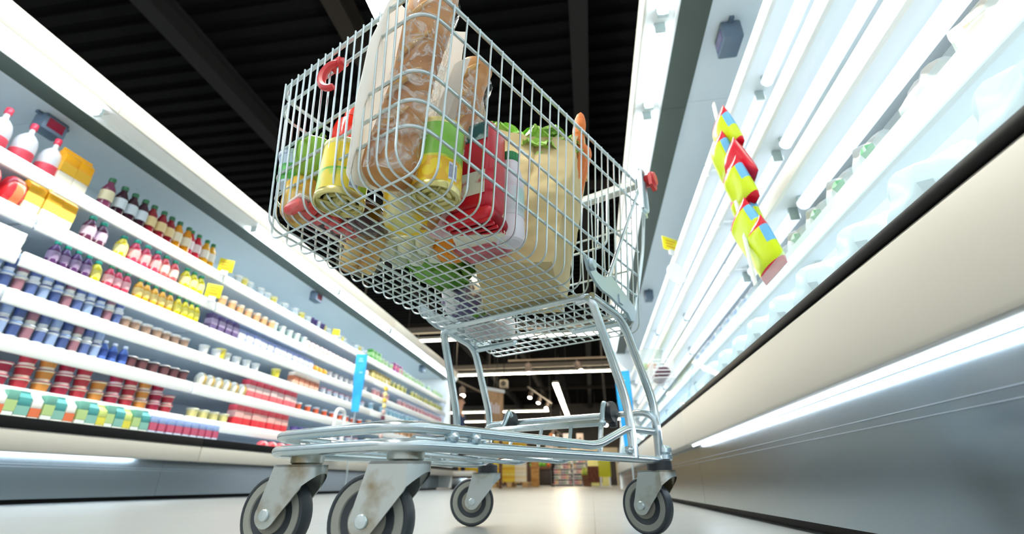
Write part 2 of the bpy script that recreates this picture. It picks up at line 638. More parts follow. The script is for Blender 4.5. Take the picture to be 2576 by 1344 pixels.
def cup(body, lid, band, r=.045, h=.1):
    def fn():
        b = MB().lathe([(r * .74, 0), (r * .8, .22 * h), (r * .92, .8 * h), (r * .96, .9 * h), (r * 1.06, .91 * h), (r * 1.06, .97 * h), (r * .98, h)], seg=14, m=[0, 1, 0, 0, 2, 2])
        return [('yogurt_cup', b.mesh('yogurt_cup', [hexmat(body), hexmat(band), hexmat(lid, .3)]))]
    return ('c', body, lid, band, r, h), fn


def carton(body, band, top, w=.1, d=.1, h=.25, gable=True):
    def fn():
        b = MB()
        hb = h * .8 if gable else h
        b.box((-d / 2, -w / 2, 0), (d / 2, w / 2, hb * .4), 0, .004)
        b.box((-d / 2 - .0005, -w / 2 - .0005, hb * .4), (d / 2 + .0005, w / 2 + .0005, hb * .72), 1)
        b.box((-d / 2, -w / 2, hb * .72), (d / 2, w / 2, hb), 2, .003)
        if gable:
            b.prism([(-d / 2, hb), (d / 2, hb), (.006, h * .95), (.006, h), (-.006, h), (-.006, h * .95)], -w / 2, w / 2, lambda x, y, t: (x, t, y), 2)
        return [('carton', b.mesh('carton', [hexmat(body), hexmat(band), hexmat(top)]))]
    return ('k', body, band, top, w, d, h, gable), fn


def pack(body, band, w=.16, d=.12, h=.14):
    """soft sealed pack with crimped ends"""
    def fn():
        b = MB()

        def f(u, v):
            a = 2 * pi * u
            k = max(0.05, 1 - abs(2 * v - 1) ** 4)
            return V(cos(a) * d / 2 * k, (v - .5) * w, h / 2 + sin(a) * h / 2 * (k * .9 + .1))
        b.grid(f, 14, 12, lambda u, v: 1 if .35 < v < .65 else 0, cu=True)
        return [('snack_pack', b.mesh('snack_pack', [hexmat(body, .28), hexmat(band, .28)]))]
    return ('p', body, band, w, d, h), fn


def place(spec, x, y, z, label, cat, group, rot=0, name=None):
    parts = goods(*spec)
    root = link(name or parts[0][0], parts[0][1], None, (x, y, z), (0, 0, rot))
    tag(root, label, cat, group)
    for n, me in parts[1:]:
        link(n, me, root)
    return root


rnd = random.Random(7)


def row(shelf, y0, y1, step, spec, label, cat, group, tiers=1, th=0, X=-3.5, S=LS, miss=0., jit=.01, depth=1, dd=.11, name=None):
    y = y0
    while y < y1:
        for q in range(depth):
            if rnd.random() >= miss:
                xx = X - q * dd if S is LS else X + q * dd
                for k in range(tiers):
                    place(spec, xx + rnd.uniform(-jit, jit) * .4, y + rnd.uniform(-jit, jit) * .5, S[shelf] + .001 + k * th, label, cat, group, rnd.uniform(-.3, .3) if spec[0][0] in 'bc' else 0, name)
        y += step


R_ = row
# top shelf
R_('A', 1.52, 2.16, .15, jug('f0eef2', 'd8304c', 'e0485a', .062, .33), 'white dairy bottle with red cap and red band on the top dairy shelf', 'bottle', 'white bottles with red caps', X=-3.53)
R_('A', 2.2, 2.42, .11, carton('f4ecd8', 'e8b43c', 'f0a818', .1, .1, .29), 'orange and white gable carton on the top dairy shelf', 'carton', 'orange cartons on the top shelf')
R_('A', 2.53, 2.6, .1, bottle('7a3a58', '2c6e4a', 'f0e6c0', .045, .28), 'plum coloured bottle beside the orange cartons on the top dairy shelf', 'bottle', 'plum bottles on the top shelf')
R_('A', 2.64, 2.86, .095, bottle('3a1c2a', '2c6e4a', 'dce8f0', .045, .28), 'black-purple juice bottle with green cap and pale label on the top dairy shelf', 'bottle', 'dark juice bottles on the top shelf')
R_('A', 2.92, 3.15, .095, bottle('8e1c2a', '2c6e4a', 'ecd49c', .045, .28), 'dark red juice bottle with green cap on the top dairy shelf', 'bottle', 'dark red juice bottles on the top shelf')
R_('A', 3.2, 3.3, .095, bottle('e0921c', '2c6e4a', 'f4ead0', .045, .28), 'orange juice bottle between red ones on the top dairy shelf', 'bottle', 'orange juice bottles among the red')
R_('A', 3.34, 3.5, .085, bottle('c8243a', '2a7a4a', 'f6e4e4', .042, .27), 'bright red juice bottle near the end of the top dairy shelf', 'bottle', 'bright red juice bottles on the top shelf')
R_('A', 3.53, 3.66, .085, bottle('e4a81e', '2a7a4a', 'f6f2e4', .042, .27), 'last amber juice bottles at the end of the top dairy shelf', 'bottle', 'amber juice bottles at the shelf end')
# second shelf
R_('B', 1.7, 2.02, .15, pack('d8303a', 'f08858', .14, .13, .21), 'red soft pack on the second dairy shelf', 'pack', 'red packs on the second shelf')
R_('B', 2.1, 2.4, .105, carton('f6ecc8', 'f2d05c', 'eeb020', .1, .1, .25), 'yellow gable carton on the second dairy shelf', 'carton', 'yellow cartons on the second shelf')
R_('B', 2.5, 2.7, .1, bottle('5c2a44', '1c8a70', 'cdb8d0', .045, .22), 'purple bottle with teal cap on the second dairy shelf', 'bottle', 'purple bottles on the second shelf')
R_('B', 2.78, 2.8, .1, bottle('f0d422', '1c8a70', 'f6eca0', .045, .2), 'yellow bottle beside the purple ones on the second dairy shelf', 'bottle', None)
R_('B', 2.88, 3.1, .1, bottle('d2405a', '30a084', 'f2b0b0', .045, .22), 'rose red bottle with mint cap on the second dairy shelf', 'bottle', 'rose bottles on the second shelf')
R_('B', 3.18, 3.35, .1, bottle('e85a5a', '1c8a64', 'f8d8c8', .045, .22), 'coral red bottle with green cap on the second dairy shelf', 'bottle', 'coral bottles on the second shelf')
R_('B', 3.42, 3.6, .085, bottle('e6d418', '1c8a64', 'f4f0a0', .045, .21), 'lemon yellow bottle at the end of the second dairy shelf', 'bottle', 'lemon bottles on the second shelf')
# third shelf
R_('C', 1.6, 1.95, .16, pack('d42a30', 'f07848', .14, .13, .2), 'red soft pack on the third dairy shelf', 'pack', 'red packs on the third shelf')
R_('C', 2.05, 2.2, .2, carton('eef2f0', 'e6eeec', 'f4f6f4', .18, .14, .12, False), 'flat white box on the third dairy shelf', 'box', 'flat white boxes on the third shelf')
R_('C', 2.36, 2.62, .075, bottle('543060', '189474', '9a86a8', .036, .19), 'small purple bottle with teal cap on the third dairy shelf', 'bottle', 'small purple bottles on the third shelf')
R_('C', 2.66, 2.72, .075, bottle('ecd81e', '28a88c', 'f2e678', .04, .18), 'yellow bottle between purple and red on the third dairy shelf', 'bottle', None)
R_('C', 2.76, 2.98, .075, bottle('c83c54', '187a50', 'f0b8c0', .036, .19), 'pink red bottle with green cap on the third dairy shelf', 'bottle', 'pink red bottles on the third shelf')
R_('C', 3.02, 3.38, .075, bottle('e8a82a', '18805a', 'f4dc90', .036, .19), 'amber bottle with green cap on the third dairy shelf', 'bottle', 'amber bottles on the third shelf')
R_('C', 3.42, 3.68, .07, bottle('ead020', '147a4c', 'f2e870', .036, .19), 'yellow bottle with green cap at the end of the third dairy shelf', 'bottle', 'yellow bottles on the third shelf')
# fourth and fifth: two tiers of small drinks
blues = [('eef2f8', '4e5e94', '9cb2da'), ('e6edf6', 'eef0f4', '5c70a8'), ('f2f0e6', 'd2deec', 'a0707e'), ('e2eaf8', '8cb0e4', '44588e')]
for sh, y0, y1 in (('D', 1.78, 2.95), ('E', 1.86, 2.86)):
    y, i = y0, 0
    nm = 'fourth' if sh == 'D' else 'fifth'
    while y < y1:
        s = blues[(i * 7 + (sh == 'E')) % 4]
        lab = ['white cup with navy lid and blue band', 'white cup with white lid and slate band', 'cream cup with brown band', 'pale blue cup with navy band'][(i * 7 + (sh == 'E')) % 4]
        for k in range(2):
            place(cup(s[0], s[1], s[2], .034, .115), -3.485, y, LS[sh] + .001 + k * .116, lab + ' in two-high rows, %s dairy shelf' % nm, 'cup', '%s on the %s shelf' % (lab, nm))
        y += .076
        i += 1
R_('D', 3.0, 3.7, .1, cup('f2f0ea', 'f6f4f0', 'b0907c', .042, .1), 'white cup with tan band, single row at the end of the fourth dairy shelf', 'cup', 'tan banded cups on the fourth shelf')
R_('E', 2.92, 3.1, .085, bottle('5a78c0', 'e6ecf6', '2e4a92', .032, .16), 'small royal blue bottle on the fifth dairy shelf', 'bottle', 'royal blue bottles on the fifth shelf')
R_('E', 3.16, 3.7, .105, cup('4a3a40', 'f4efe8', '6a4044', .044, .1), 'dark brown cup with white lid on the fifth dairy shelf', 'cup', 'dark cups on the fifth shelf')
# sixth: stacks of three red cups
y, i = 1.98, 0
while y < 3.72:
    s = [('f2e4e2', 'b02846', '9e1c3c'), ('f4ead8', 'c03848', 'b4303e'), ('f2ead0', '8a2440', 'd08a40')][i % 3]
    lab = ['white cup with crimson lid', 'cream cup with red lid', 'cream cup with wine lid and amber band'][i % 3]
    for k in range(3 if (i % 5) != 3 else 2):
        place(cup(s[0], s[1], s[2], .05, .075), -3.5, y, LS['F'] + .001 + k * .076, lab + ' in low stacks on sixth dairy shelf', 'cup', '%s stacks on the sixth shelf' % lab)
    y += .125
    i += 1
# bottom deck
R_('G', 2.0, 3.28, .21, carton('eef2ea', '86bcae', '4a9c9c', .075, .08, .2), 'slim teal topped white carton on the bottom dairy deck', 'carton', 'teal cartons on the bottom deck', X=-3.34)
R_('G', 2.07, 2.75, .21, carton('f0ece0', 'e4764a', 'f2f0ea', .06, .08, .19), 'slim white and orange carton between teal ones on the bottom dairy deck', 'carton', 'slim orange cartons on the bottom deck', X=-3.34)
R_('G', 2.14, 3.28, .21, carton('dfe8e4', 'b4cf8a', '6fae9e', .06, .08, .195, False), 'small pale green carton between teal ones on the bottom dairy deck', 'carton', 'pale green cartons on the bottom deck', X=-3.34)
R_('G', 2.91, 3.28, .21, carton('f2eecc', 'e2d84e', 'c6d67a', .06, .08, .19), 'slim yellow and white carton between teal ones on the bottom dairy deck', 'carton', 'slim yellow cartons on the bottom deck', X=-3.34)
R_('G', 3.34, 4.1, .085, carton('cdd8ec', 'c85a78', '9ab0dc', .06, .08, .17, False), 'small blue and pink carton on the bottom dairy deck', 'carton', 'blue and pink cartons on the bottom deck', X=-3.34)
R_('G', 4.75, 5.45, .16, pack('d8404c', 'f0a0a0', .13, .1, .1), 'red pack on the bottom deck near the trolley base', 'pack', 'red packs on the bottom deck', X=-3.34)
# middle case
R_('A', 3.86, 7.3, .17, cup('f0f2f0', 'f6f6f2', 'c8d4da', .042, .11), 'small white cup in the sparse row along the top shelf of the middle dairy case', 'cup', 'white cups on the top shelf', miss=.25, jit=.04)
R_('A', 4.1, 7.3, .55, cup('f2ecc0', 'ece08a', 'd8c860', .042, .11), 'pale yellow cup among white ones on the top shelf of the middle dairy case', 'cup', 'yellow cups on the top shelf', jit=.03)
R_('A', 5.45, 5.75, .09, cup('4a3a7a', '5c4a92', '3a2c66', .042, .12), 'dark violet cup on the top shelf of the middle dairy case', 'cup', 'violet cups on the top shelf')
R_('B', 3.9, 4.7, .13, cup('f4ece0', 'f0d8b8', 'e0a878', .044, .12), 'cream cup with apricot band on the second shelf of the middle dairy case', 'cup', 'apricot cups on the second shelf')
R_('B', 4.75, 5.4, .15, cup('eef2ee', 'f4f6f0', 'c8e0d8', .044, .12), 'white cup with mint band on the second shelf of the middle dairy case', 'cup', 'mint cups on the second shelf')
R_('B', 5.45, 7.3, .11, pack('f4dcd6', 'eeb4aa', .105, .1, .11), 'pale pink pack in the long row on the second shelf of the middle dairy case', 'pack', 'pink packs on the second shelf')
R_('C', 3.84, 4.2, .1, carton('6a5a86', 'b8a8cc', '5a4a78', .075, .08, .17, False), 'dusky violet carton on the third shelf of the middle dairy case', 'carton', 'violet cartons on the third shelf')
R_('C', 4.24, 5.6, .12, carton('c4cae8', 'eef0f8', '98a6d8', .1, .09, .13, False), 'lavender and white carton on the third shelf of the middle dairy case', 'carton', 'lavender cartons on the third shelf')
R_('C', 5.7, 6.0, .12, pack('eea030', 'f4c860', .11, .1, .1), 'orange pack on the third shelf of the middle dairy case', 'pack', 'orange packs on the third shelf')
R_('C', 6.1, 7.3, .16, cup('e8e6e6', '8c6a6a', 'd8d4d4', .042, .1), 'white cup with brown lid on the third shelf of the middle dairy case', 'cup', 'brown lidded cups on the third shelf')
R_('D', 3.84, 4.6, .15, cup('f4f4f0', 'f8f8f4', 'e8eaea', .045, .1), 'plain white cup on the fourth shelf of the middle dairy case', 'cup', 'plain cups on the fourth shelf')
R_('D', 4.05, 4.06, .2, cup('f0e48a', 'f2e060', 'ecd84a', .05, .12), 'lone yellow cup at the near end of the fourth shelf of the middle case', 'cup', None)
R_('D', 4.95, 4.96, .2, cup('f0e48a', 'f2e060', 'ecd84a', .05, .12), 'lone yellow cup amid white ones on the fourth shelf of the middle case', 'cup', None)
R_('D', 5.3, 5.9, .12, carton('e8b8a0', 'c87858', 'f0dcc8', .1, .09, .16, False), 'terracotta and cream carton on the fourth shelf of the middle dairy case', 'carton', 'terracotta cartons on the fourth shelf')
R_('D', 6.0, 7.3, .17, cup('eceef6', 'd8405a', 'e4e6ee', .042, .1), 'white cup with red lid on the fourth shelf of the middle dairy case', 'cup', 'red lidded cups on the fourth shelf')
R_('E', 3.9, 4.5, .11, pack('f0ecdc', 'c8a860', .1, .1, .13), 'cream and gold pack on the fifth shelf of the middle dairy case', 'pack', 'gold packs on the fifth shelf')
R_('E', 4.55, 5.35, .13, carton('e06a72', 'f2d4d0', 'd84858', .11, .09, .19, False), 'red and white carton on the fifth shelf of the middle dairy case', 'carton', 'red cartons on the fifth shelf')
R_('E', 5.5, 7.3, .21, cup('f0f2f4', 'f4f4f4', 'e0603a', .042, .1), 'white cup with orange band on the fifth shelf of the middle dairy case', 'cup', 'orange banded cups on the fifth shelf')
R_('F', 3.9, 4.35, .13, cup('f4f0d0', 'f0eccc', 'e4d890', .05, .09), 'pale yellow tub on the sixth shelf of the middle dairy case', 'cup', 'pale yellow tubs on the sixth shelf')
R_('F', 4.45, 5.35, .13, carton('d8343e', 'f0b8b0', 'e0505a', .115, .1, .2, False), 'bright red carton on the sixth shelf of the middle dairy case', 'carton', 'red cartons on the sixth shelf')
R_('F', 5.5, 5.75, .12, cup('5a4a9a', '6a5aa8', '8a7abc', .045, .1), 'violet cup beside the red cartons on the sixth shelf', 'cup', 'violet cups on the sixth shelf')
R_('F', 5.9, 7.3, .2, cup('ececf0', 'b84050', 'dce0e8', .045, .1), 'white cup with dark red lid on the sixth shelf of the middle dairy case', 'cup', 'dark red lidded cups on the sixth shelf')
# farthest dairy case
far = [('A', ('f0f4ec', 'dce8cc', 'b8d49c'), 'pale green cup'), ('B', ('ecead0', 'c8c480', 'b4b060'), 'olive banded cup'), ('C', ('f2f0f0', 'eccccc', 'e0a0a0'), 'rose banded cup'), ('D', ('eef4f6', 'd0e4ec', 'a8d0dc'), 'ice blue cup'), ('E', ('f4eee4', 'ecd4b8', 'd8a070'), 'sand banded cup'), ('F', ('f0eee8', 'e4e0a8', 'd4cc70'), 'yellow green cup')]
for k, c, lab in far:
    R_(k, 7.55, 11.4, .2, cup(*c, .05, .13), lab + ' in the %s row of the farthest dairy case' % {'A': 'top', 'B': 'second', 'C': 'third', 'D': 'fourth', 'E': 'fifth', 'F': 'sixth'}[k], 'cup', lab + 's of the farthest case', miss=.12, jit=.03)
R_('A', 7.3, 7.6, .14, carton('5cb04a', 'a8d890', '469a3a', .1, .09, .18, False), 'green carton on the top shelf just past the blue banner', 'carton', 'green cartons on the top shelf')
R_('A', 8.3, 8.7, .14, carton('a83a8a', 'e0608a', '8a2c78', .1, .09, .18, False), 'magenta carton on the top shelf of the farthest dairy case', 'carton', 'magenta cartons on the top shelf')
R_('B', 7.42, 8.2, .13, carton('b8a85a', 'd8cc8a', '8c7c38', .1, .09, .15, False), 'olive carton on the second shelf of the farthest dairy case', 'carton', 'olive cartons on the second shelf')

# flags, banner and hanging strip on the dairy run


def price_flag(x, y, z, col, label, w=.13, h=.13, a=-.75):
    t = thing('price_flag', label, 'price flag', (x, y, z), (0, 0, a))
    obj('card', MB().box((-.004, -w / 2, .02), (.004, w / 2, .02 + h), 0, .002), mat('flag_' + col, col, .45), t)
    m = mat('flag_ink', (214, 150, 40), .5)
    pk = MB()
    for k in range(3):
        for s in (1,):
            pk.box((s * .0046 - .0008, -w * .3, .02 + h * (.25 + .22 * k)), (s * .0046 + .0008, w * (.28 - .12 * (k % 2)), .02 + h * (.33 + .22 * k)))
    obj('print', pk, m, t)
    obj('clip', MB().box((-.01, -.03, -.02), (.01, .03, .03), 0, .003), mat('clip_clear', (225, 230, 232), .3), t)


price_flag(-3.4, 3.72, 1.97, 'e6d81c', 'yellow price flag at the near end of the top shelf of the middle dairy case')
price_flag(-3.4, 3.66, 1.68, 'dcd41c', 'yellow price flag on the second dairy shelf below the other flag')
price_flag(-3.41, 5.95, 1.97, 'f2d82a', 'small yellow round flag on the top shelf near the grey display', .1, .1)
price_flag(.83, 3.95, 1.985, 'f0e010', 'bright yellow flag on the shelf behind the trolley handle', .19, .13, -.9)
for yy, zz, q in ((2.75, .64, 'wider'), (3.25, .64, 'smaller')):
    t = thing('shelf_talker', '%s pale green card hanging below the sixth dairy shelf' % q, 'card', (-3.405, yy, zz - .09))
    obj('card', MB().box((-.003, -.06, -.09), (.003, .06, 0), 0, .001), mat('talker_green', (200, 226, 218), .5), t)
    obj('clip', MB().box((-.008, -.02, -.01), (.008, .02, .02), 0, .002), white_paint, t)


def banner(loc, z0, z1, w, label, rot):
    t = thing('shelf_banner', label, 'banner', loc, (0, 0, rot))
    g = MB()

    def f(u, v):
        zz = z0 + (z1 - z0) * v
        ww = w * (.62 + .38 * min(1, v * 1.6))
        return V((u - .5) * ww, .012 * sin(3 * v + 1) + .004 * cos(6 * u) - .01, zz)
    g.grid(f, 9, 24)
    g.grid(lambda u, v: f(u, v) + V(0, .012, 0), 9, 24)
    obj('cloth', g, two_tone('banner_blue', (20, 150, 226), (40, 172, 236), 3, .5), t)
    for k, (a, bb, hh) in enumerate(((.3, .62, .9), (.25, .7, .86), (.45, .75, .66))):
        q = MB().grid(lambda u, v: f(a + (bb - a) * u, hh + .025 * v) + V(0, -.006, 0), 5, 3)
        obj('print', q, mat('banner_print', (150, 214, 246), .5), t, label='pale printed mark')
    obj('pole', MB().tube([(0, .03, .01), (0, .03, z1 - .03)], .010).lathe([(.05, 0), (.05, .012)], (0, .03, 0)), zinc, t)


banner((-3.1, 6.2, 0), 1.0, 1.78, .15, 'tall blue banner standing up from the dairy case rail', .35)
banner((.40, 5.3, 0), .426, 1.232, .17, 'blue and white banner on the last glass-fronted case behind the trolley leg', -.5)
t = thing('rail_hoop', 'small white tubular hoop on the dairy rail beside the tall blue banner', 'hoop', (-3.12, 5.85, .46))
obj('hoop', MB().tube(fillet([(0, -.11, 0), (0, -.11, .52), (0, .13, .52), (0, .13, 0)], .1, 8), .022, 0, 10), white_paint, t)
obj('foot', MB().box((-.04, -.16, 0), (.04, .18, .015), 0, .004), zinc, t)
t = thing('hanging_strip', 'thin strip of yellow and maroon sachets hanging in front of the dairy shelves', 'hanging strip', (-3.36, 7.75, 0))
obj('strap', MB().box((-.004, -.015, .78), (.004, .015, 1.72)), white_paint, t)
for i in range(9):
    z = 1.62 - i * .095
    obj('sachet', MB().box((-.02, -.045, z - .07), (.02, .045, z), 0, .012), hexmat('e8c03c' if i < 4 and i % 2 == 0 else ('f0dc90' if i < 4 else ('6a2c44' if i % 2 else 'd8b8b0'))), t)

# ------------------------------------------------------------------ goods in the glass-fronted run
def bag(col, band, r=(.09, .13, .12), seed=0, amp=.3):
    def fn():
        b = MB().blob((0, 0, r[2] * .93), r, amp, 2.0, lambda u, v: 1 if .36 < v < .56 and (u * 5 + seed * .37) % 1 < .38 else 0, 30, 20, seed, None, .8)
        zs = [p[2] for p in b.v]
        lo = min(zs)
        b.v = [(x, y, z - lo) for x, y, z in b.v]
        return [('sealed_bag', b.mesh('sealed_bag', [hexmat(col, .3), hexmat(band, .3)]))]
    return ('g', col, band, r, seed), fn


GX = RX + .37 + .19
def RR(*a, **k):
    row(*a, X=GX, S=RS, **k)


for i in range(5):
    c = ('f0efe8', 'ebe3d2', 'f4f2ee', 'efe9dc', 'f2f0ea')[i]
    RR('D', .30 + i * .21, 3.3, 99, bag(c, ('f4f4f2', 'd9c9a6', 'e9e5da', 'cfc3a8', 'f3efe6')[i], (.11, .10, .08 + .004 * (i % 3)), i + 1), ('plain white', 'cream with tan band', 'white with grey band', 'cream with brown band', 'white with beige band')[i] + ' bulging bag on the lowest shelf behind the glass', 'bag', None)
RR('D', 1.42, 2.3, .2, bag('eff1ec', '74b98c', (.11, .1, .09), 9), 'white bag printed with green on the lowest shelf below the snack strip', 'bag', 'white and green bags')
RR('D', 2.75, 4.4, .19, bag('eef2f8', '6c8cc8', (.1, .09, .09), 10), 'white bag with blue print on the lowest shelf behind the glass', 'bag', 'white and blue bags')
RR('C', 1.45, 1.75, .12, bottle('eef4f0', '12a878', 'dff0e6', .045, .2), 'white bottle with emerald cap beside the upper end of the snack strip', 'bottle', 'white bottles with emerald caps')
RR('C', 2.75, 4.6, .16, bag('f2f4fa', 'dfe7f6', (.09, .075, .07), 11), 'small frosty white bag on the third bright shelf', 'bag', 'frosty bags on the third shelf')
RR('B', 2.8, 5.2, .2, bag('f4f6fa', 'e6ecf8', (.08, .09, .07), 12), 'small frosty white bag on the second bright shelf', 'bag', 'frosty bags on the second shelf')
RR('A', 2.9, 5.6, .19, bag('eaf2fa', 'dbe8f8', (.08, .09, .08), 13), 'pale blue white bag on the topmost bright shelf', 'bag', 'pale bags on the top shelf')
row('G', .15, 2.5, .23, bag('fafafa', 'eef3f5', (.12, .1, .12), 14), 'big white bag on the bottom deck right behind the glass', 'bag', 'big white bags on the bottom deck', X=RX + .235, S=RS)
row('G', 2.8, 6.0, .21, bag('eef4f8', 'a9c4e4', (.1, .09, .10), 15), 'ice blue bag on the bottom deck behind the glass', 'bag', 'ice blue bags on the bottom deck', X=RX + .22, S=RS)
row('D', 4.9, 6.0, .19, bag('dcd23c', 'd8694a', (.09, .09, .08), 16), 'yellow and red bag on the lowest shelf near the wire basket', 'bag', 'yellow bags on the lowest shelf', X=GX, S=RS)
row('C', 5.0, 6.1, .2, bag('cfd060', '9fae3a', (.09, .09, .09), 17), 'green and yellow bag on the shelf beside the blue banner', 'bag', 'green bags by the banner', X=GX, S=RS)
row('G', 6.35, 9.3, .24, bag('e6e4f0', '7a78a8', (.1, .1, .12), 18), 'lilac bag on the bottom deck of the last glass-fronted case', 'bag', 'lilac bags in the last case', X=RX + .29, S=RS)
row('D', 6.4, 9.3, .26, bag('bfe4dc', '5fb0a8', (.09, .09, .08), 19), 'mint bag on the lowest shelf of the last glass-fronted case', 'bag', 'mint bags in the last case', X=GX, S=RS)

# clip strip of snack packets
t = thing('snack_strip', 'hanging strip of red, yellow and blue snack packets in front of the bright shelves', 'snack strip', (.66, 1.78, 0))
obj('strap', MB().box((-.004, -.012, .80), (.004, .012, 1.70)), mat('strap_clear', (226, 232, 228), .3), t)
pal = [hexmat('c8142c', .25), hexmat('c6de14', .25), hexmat('6ab4e0', .25), hexmat('f0ead2', .25)]
for i in range(7):
    z = 1.60 - i * .095
    pm = MB()

    def f(u, v, i=i, z=z):
        a = 2 * pi * u
        k = max(.06, 1 - abs(2 * v - 1) ** 5)
        w = .10 + (.015 if i > 4 else 0)
        p = V(sin(a) * .032 * k - .02 * (i % 2), cos(a) * w, -(v) * .2)
        ang = .28 * sin(i * 2.1)
        return V(p.x + .05 * v + .004 * i, p.y * cos(ang) - p.z * sin(ang) * .6 + .03 * sin(i * 1.7), z + p.z * cos(ang) + p.y * sin(ang) * .5)

    def mm(u, v, i=i):
        if v < .16 or v > .80 or (i == 2 and u > .1):
            return 0
        if v < .52 and (.2 < u < .62):
            return 2
        if v > .72 and u < .2:
            return 3
        return 1
    pm.grid(f, 20, 22, mm, cu=True)
    obj('snack_packet', pm, pal, t)

# wire basket and clear tub clipped to the far shelves
t = thing('wire_basket', 'small white wire basket with dark packs clipped to the bright shelves', 'basket', (.70, 4.6, .98))
wb = MB()
for k in range(6):
    z = .16 * k / 5
    wb.tube(fillet([(-.09, -.2, z), (.09, -.2, z), (.09, .2, z), (-.09, .2, z)], .03, 3, True), .004, 0, 5, True)
for k in range(9):
    yy = -.2 + .05 * k
    wb.tube([(-.09, yy, .16), (-.09, yy, 0), (.09, yy, 0), (.09, yy, .16)], .003, 0, 5)
obj('wire', wb, white_paint, t)
for k in range(4):
    place(pack('5a3a4a', '8a6070', .09, .13, .1), .70, 4.45 + k * .1, .987, 'dark plum pack lying in the small white wire basket', 'pack', 'plum packs in the wire basket')
t = thing('clear_tub', 'round clear tub with a bit of orange and green inside, on the bright shelves', 'tub', (.74, 5.6, 1.30))
obj('tub', MB().lathe([(.12, 0), (.16, .2), (.165, .2), (.168, .21)], seg=24), film('tub_clear', (240, 246, 246), .3, .1, .1, 5), t)
for nm, c, p in (('carrot_piece', 'e8743a', (.02, -.03, .05)), ('leaf_piece', '9ac850', (-.05, .04, .06))):
    tag(obj(nm, MB().blob((0, 0, 0), (.05, .04, .035), .2, 3), hexmat(c), None, (.74 + p[0], 5.6 + p[1], 1.30 + p[2] - .01)), {'c': 'orange piece lying in the round clear tub', 'l': 'green piece lying in the round clear tub'}[nm[0]], 'vegetable piece')
t = thing('shelf_disc', 'white oval disc card on the topmost bright shelf', 'card', (.80, 3.75, 1.70))
obj('card', MB().lathe([(.09, -.004), (.092, 0), (.09, .004)], (0, 0, 0), 28, 0, (.5, -1, 0)), white_paint, t)
obj('clip', MB().box((-.012, -.02, -.1), (.012, .02, -.08)).tube([(0, 0, -.085), (0, 0, 0)], .006), white_paint, t)

# ------------------------------------------------------------------ ceiling lamps
LZ = 4.8


def ceiling_line(x0, y0, x1, y1, label, w=.14, n=1, z=LZ):
    t = thing('ceiling_lamp', label, 'ceiling lamp', ((x0 + x1) / 2, (y0 + y1) / 2, z))
    a, b = V(x0, y0, 0), V(x1, y1, 0)
    c = (a + b) / 2
    d = (b - a).normalized()
    s = V(-d.y, d.x, 0)
    L = (b - a).length / 2

    def xf(p):
        return d * p.x + s * p.y + V(0, 0, p.z)
    obj('housing', MB().box((-L, -w / 2 - .015, .02), (L, w / 2 + .015, .12), 0, .01, xf), mat('lamp_housing', (200, 196, 184), .5), t)
    obj('diffuser', MB().box((-L + .02, -w / 2, -.03), (L - .02, w / 2, .02), 0, .012, xf), STRIP_FAR if y0 > 14 else STRIP, t)
    hg = MB()
    k = max(2, int(L))
    for i in range(k):
        q = d * (-L * .9 + 1.8 * L * i / (k - 1))
        hg.tube([q + V(0, 0, .12), q + V(0, 0, CZ - z - .09)], .012, 0, 5)
    obj('suspension_rod', hg, mat('rod_grey', (70, 66, 60), .5), t)
    return t


ceiling_line(-1.93, -3, -1.93, 7.6, 'long ceiling tube lamp hanging above the front of the trolley', .22)
ceiling_line(-1.55, 24.6, -1.5, 44, 'long lit tube lamp running down the far aisle ceiling', .26)
ceiling_line(-9.5, 15.9, 2.2, 15.9, 'cross-aisle line lamp just under the trolley basket', .1)
ceiling_line(-9.5, 21.9, 2.4, 21.9, 'cross-aisle line lamp above the two spotlights row', .1)
ceiling_line(-11, 40, 3.5, 40, 'distant cross-aisle line lamp seen through the trolley base', .16)
ceiling_line(-12, 33, -2.6, 33, 'distant line lamp over the kiosk by the man in blue', .14, 1, 4.6)
for yy, zz in ((15.6, 4.98), (21.6, 4.98)):
    tr = MB().box((-9.5, yy - .07, zz), (2.4, yy + .07, zz + .2))
    for x in (-8, -4.4, 1.4):
        tr.box((x - .02, yy - .02, zz + .2), (x + .02, yy + .02, CZ - .1))
    tag(obj('cable_tray', tr, mat('tray_grey', (128, 118, 102), .5)), 'grey cable tray above the %s cross-aisle line lamp' % ('nearer' if yy < 20 else 'second'), 'cable tray')


def spot(loc, label, aim):
    t = thing('spotlight', label, 'spotlight', loc)
    a = Vector(aim).normalized()
    obj('housing', MB().lathe([(.05, -.02), (.11, 0), (.11, .3), (.1, .32)], (0, 0, 0), 18, 0, a), mat('spot_housing', (92, 78, 70), .45), t)
    obj('lens', MB().lathe([(.098, .318), (.098, .325)], (0, 0, 0), 18, 0, a), WARM, t, label='glowing lens')
    obj('bracket', MB().tube([(0, 0, 0), (0, 0, .16)], .02, 0, 6), mat('spot_housing', (92, 78, 70), .45), t)


def track(a, b, label):
    a, b = Vector(a), Vector(b)
    t = thing('spot_track', label, 'lamp track', (a + b) / 2)
    c = (a + b) / 2
    obj('rail', MB().tube([a - c, b - c], .04, 0, 6), mat('track_brown', (110, 98, 84), .5), t)
    hg = MB()
    for q in (.08, .92):
        p = a.lerp(b, q)
        hg.tube([p - c, V(p.x - c.x, p.y - c.y, CZ - .09 - c.z)], .012, 0, 5)
    obj('suspension_rod', hg, mat('rod_grey', (70, 66, 60), .5), t)


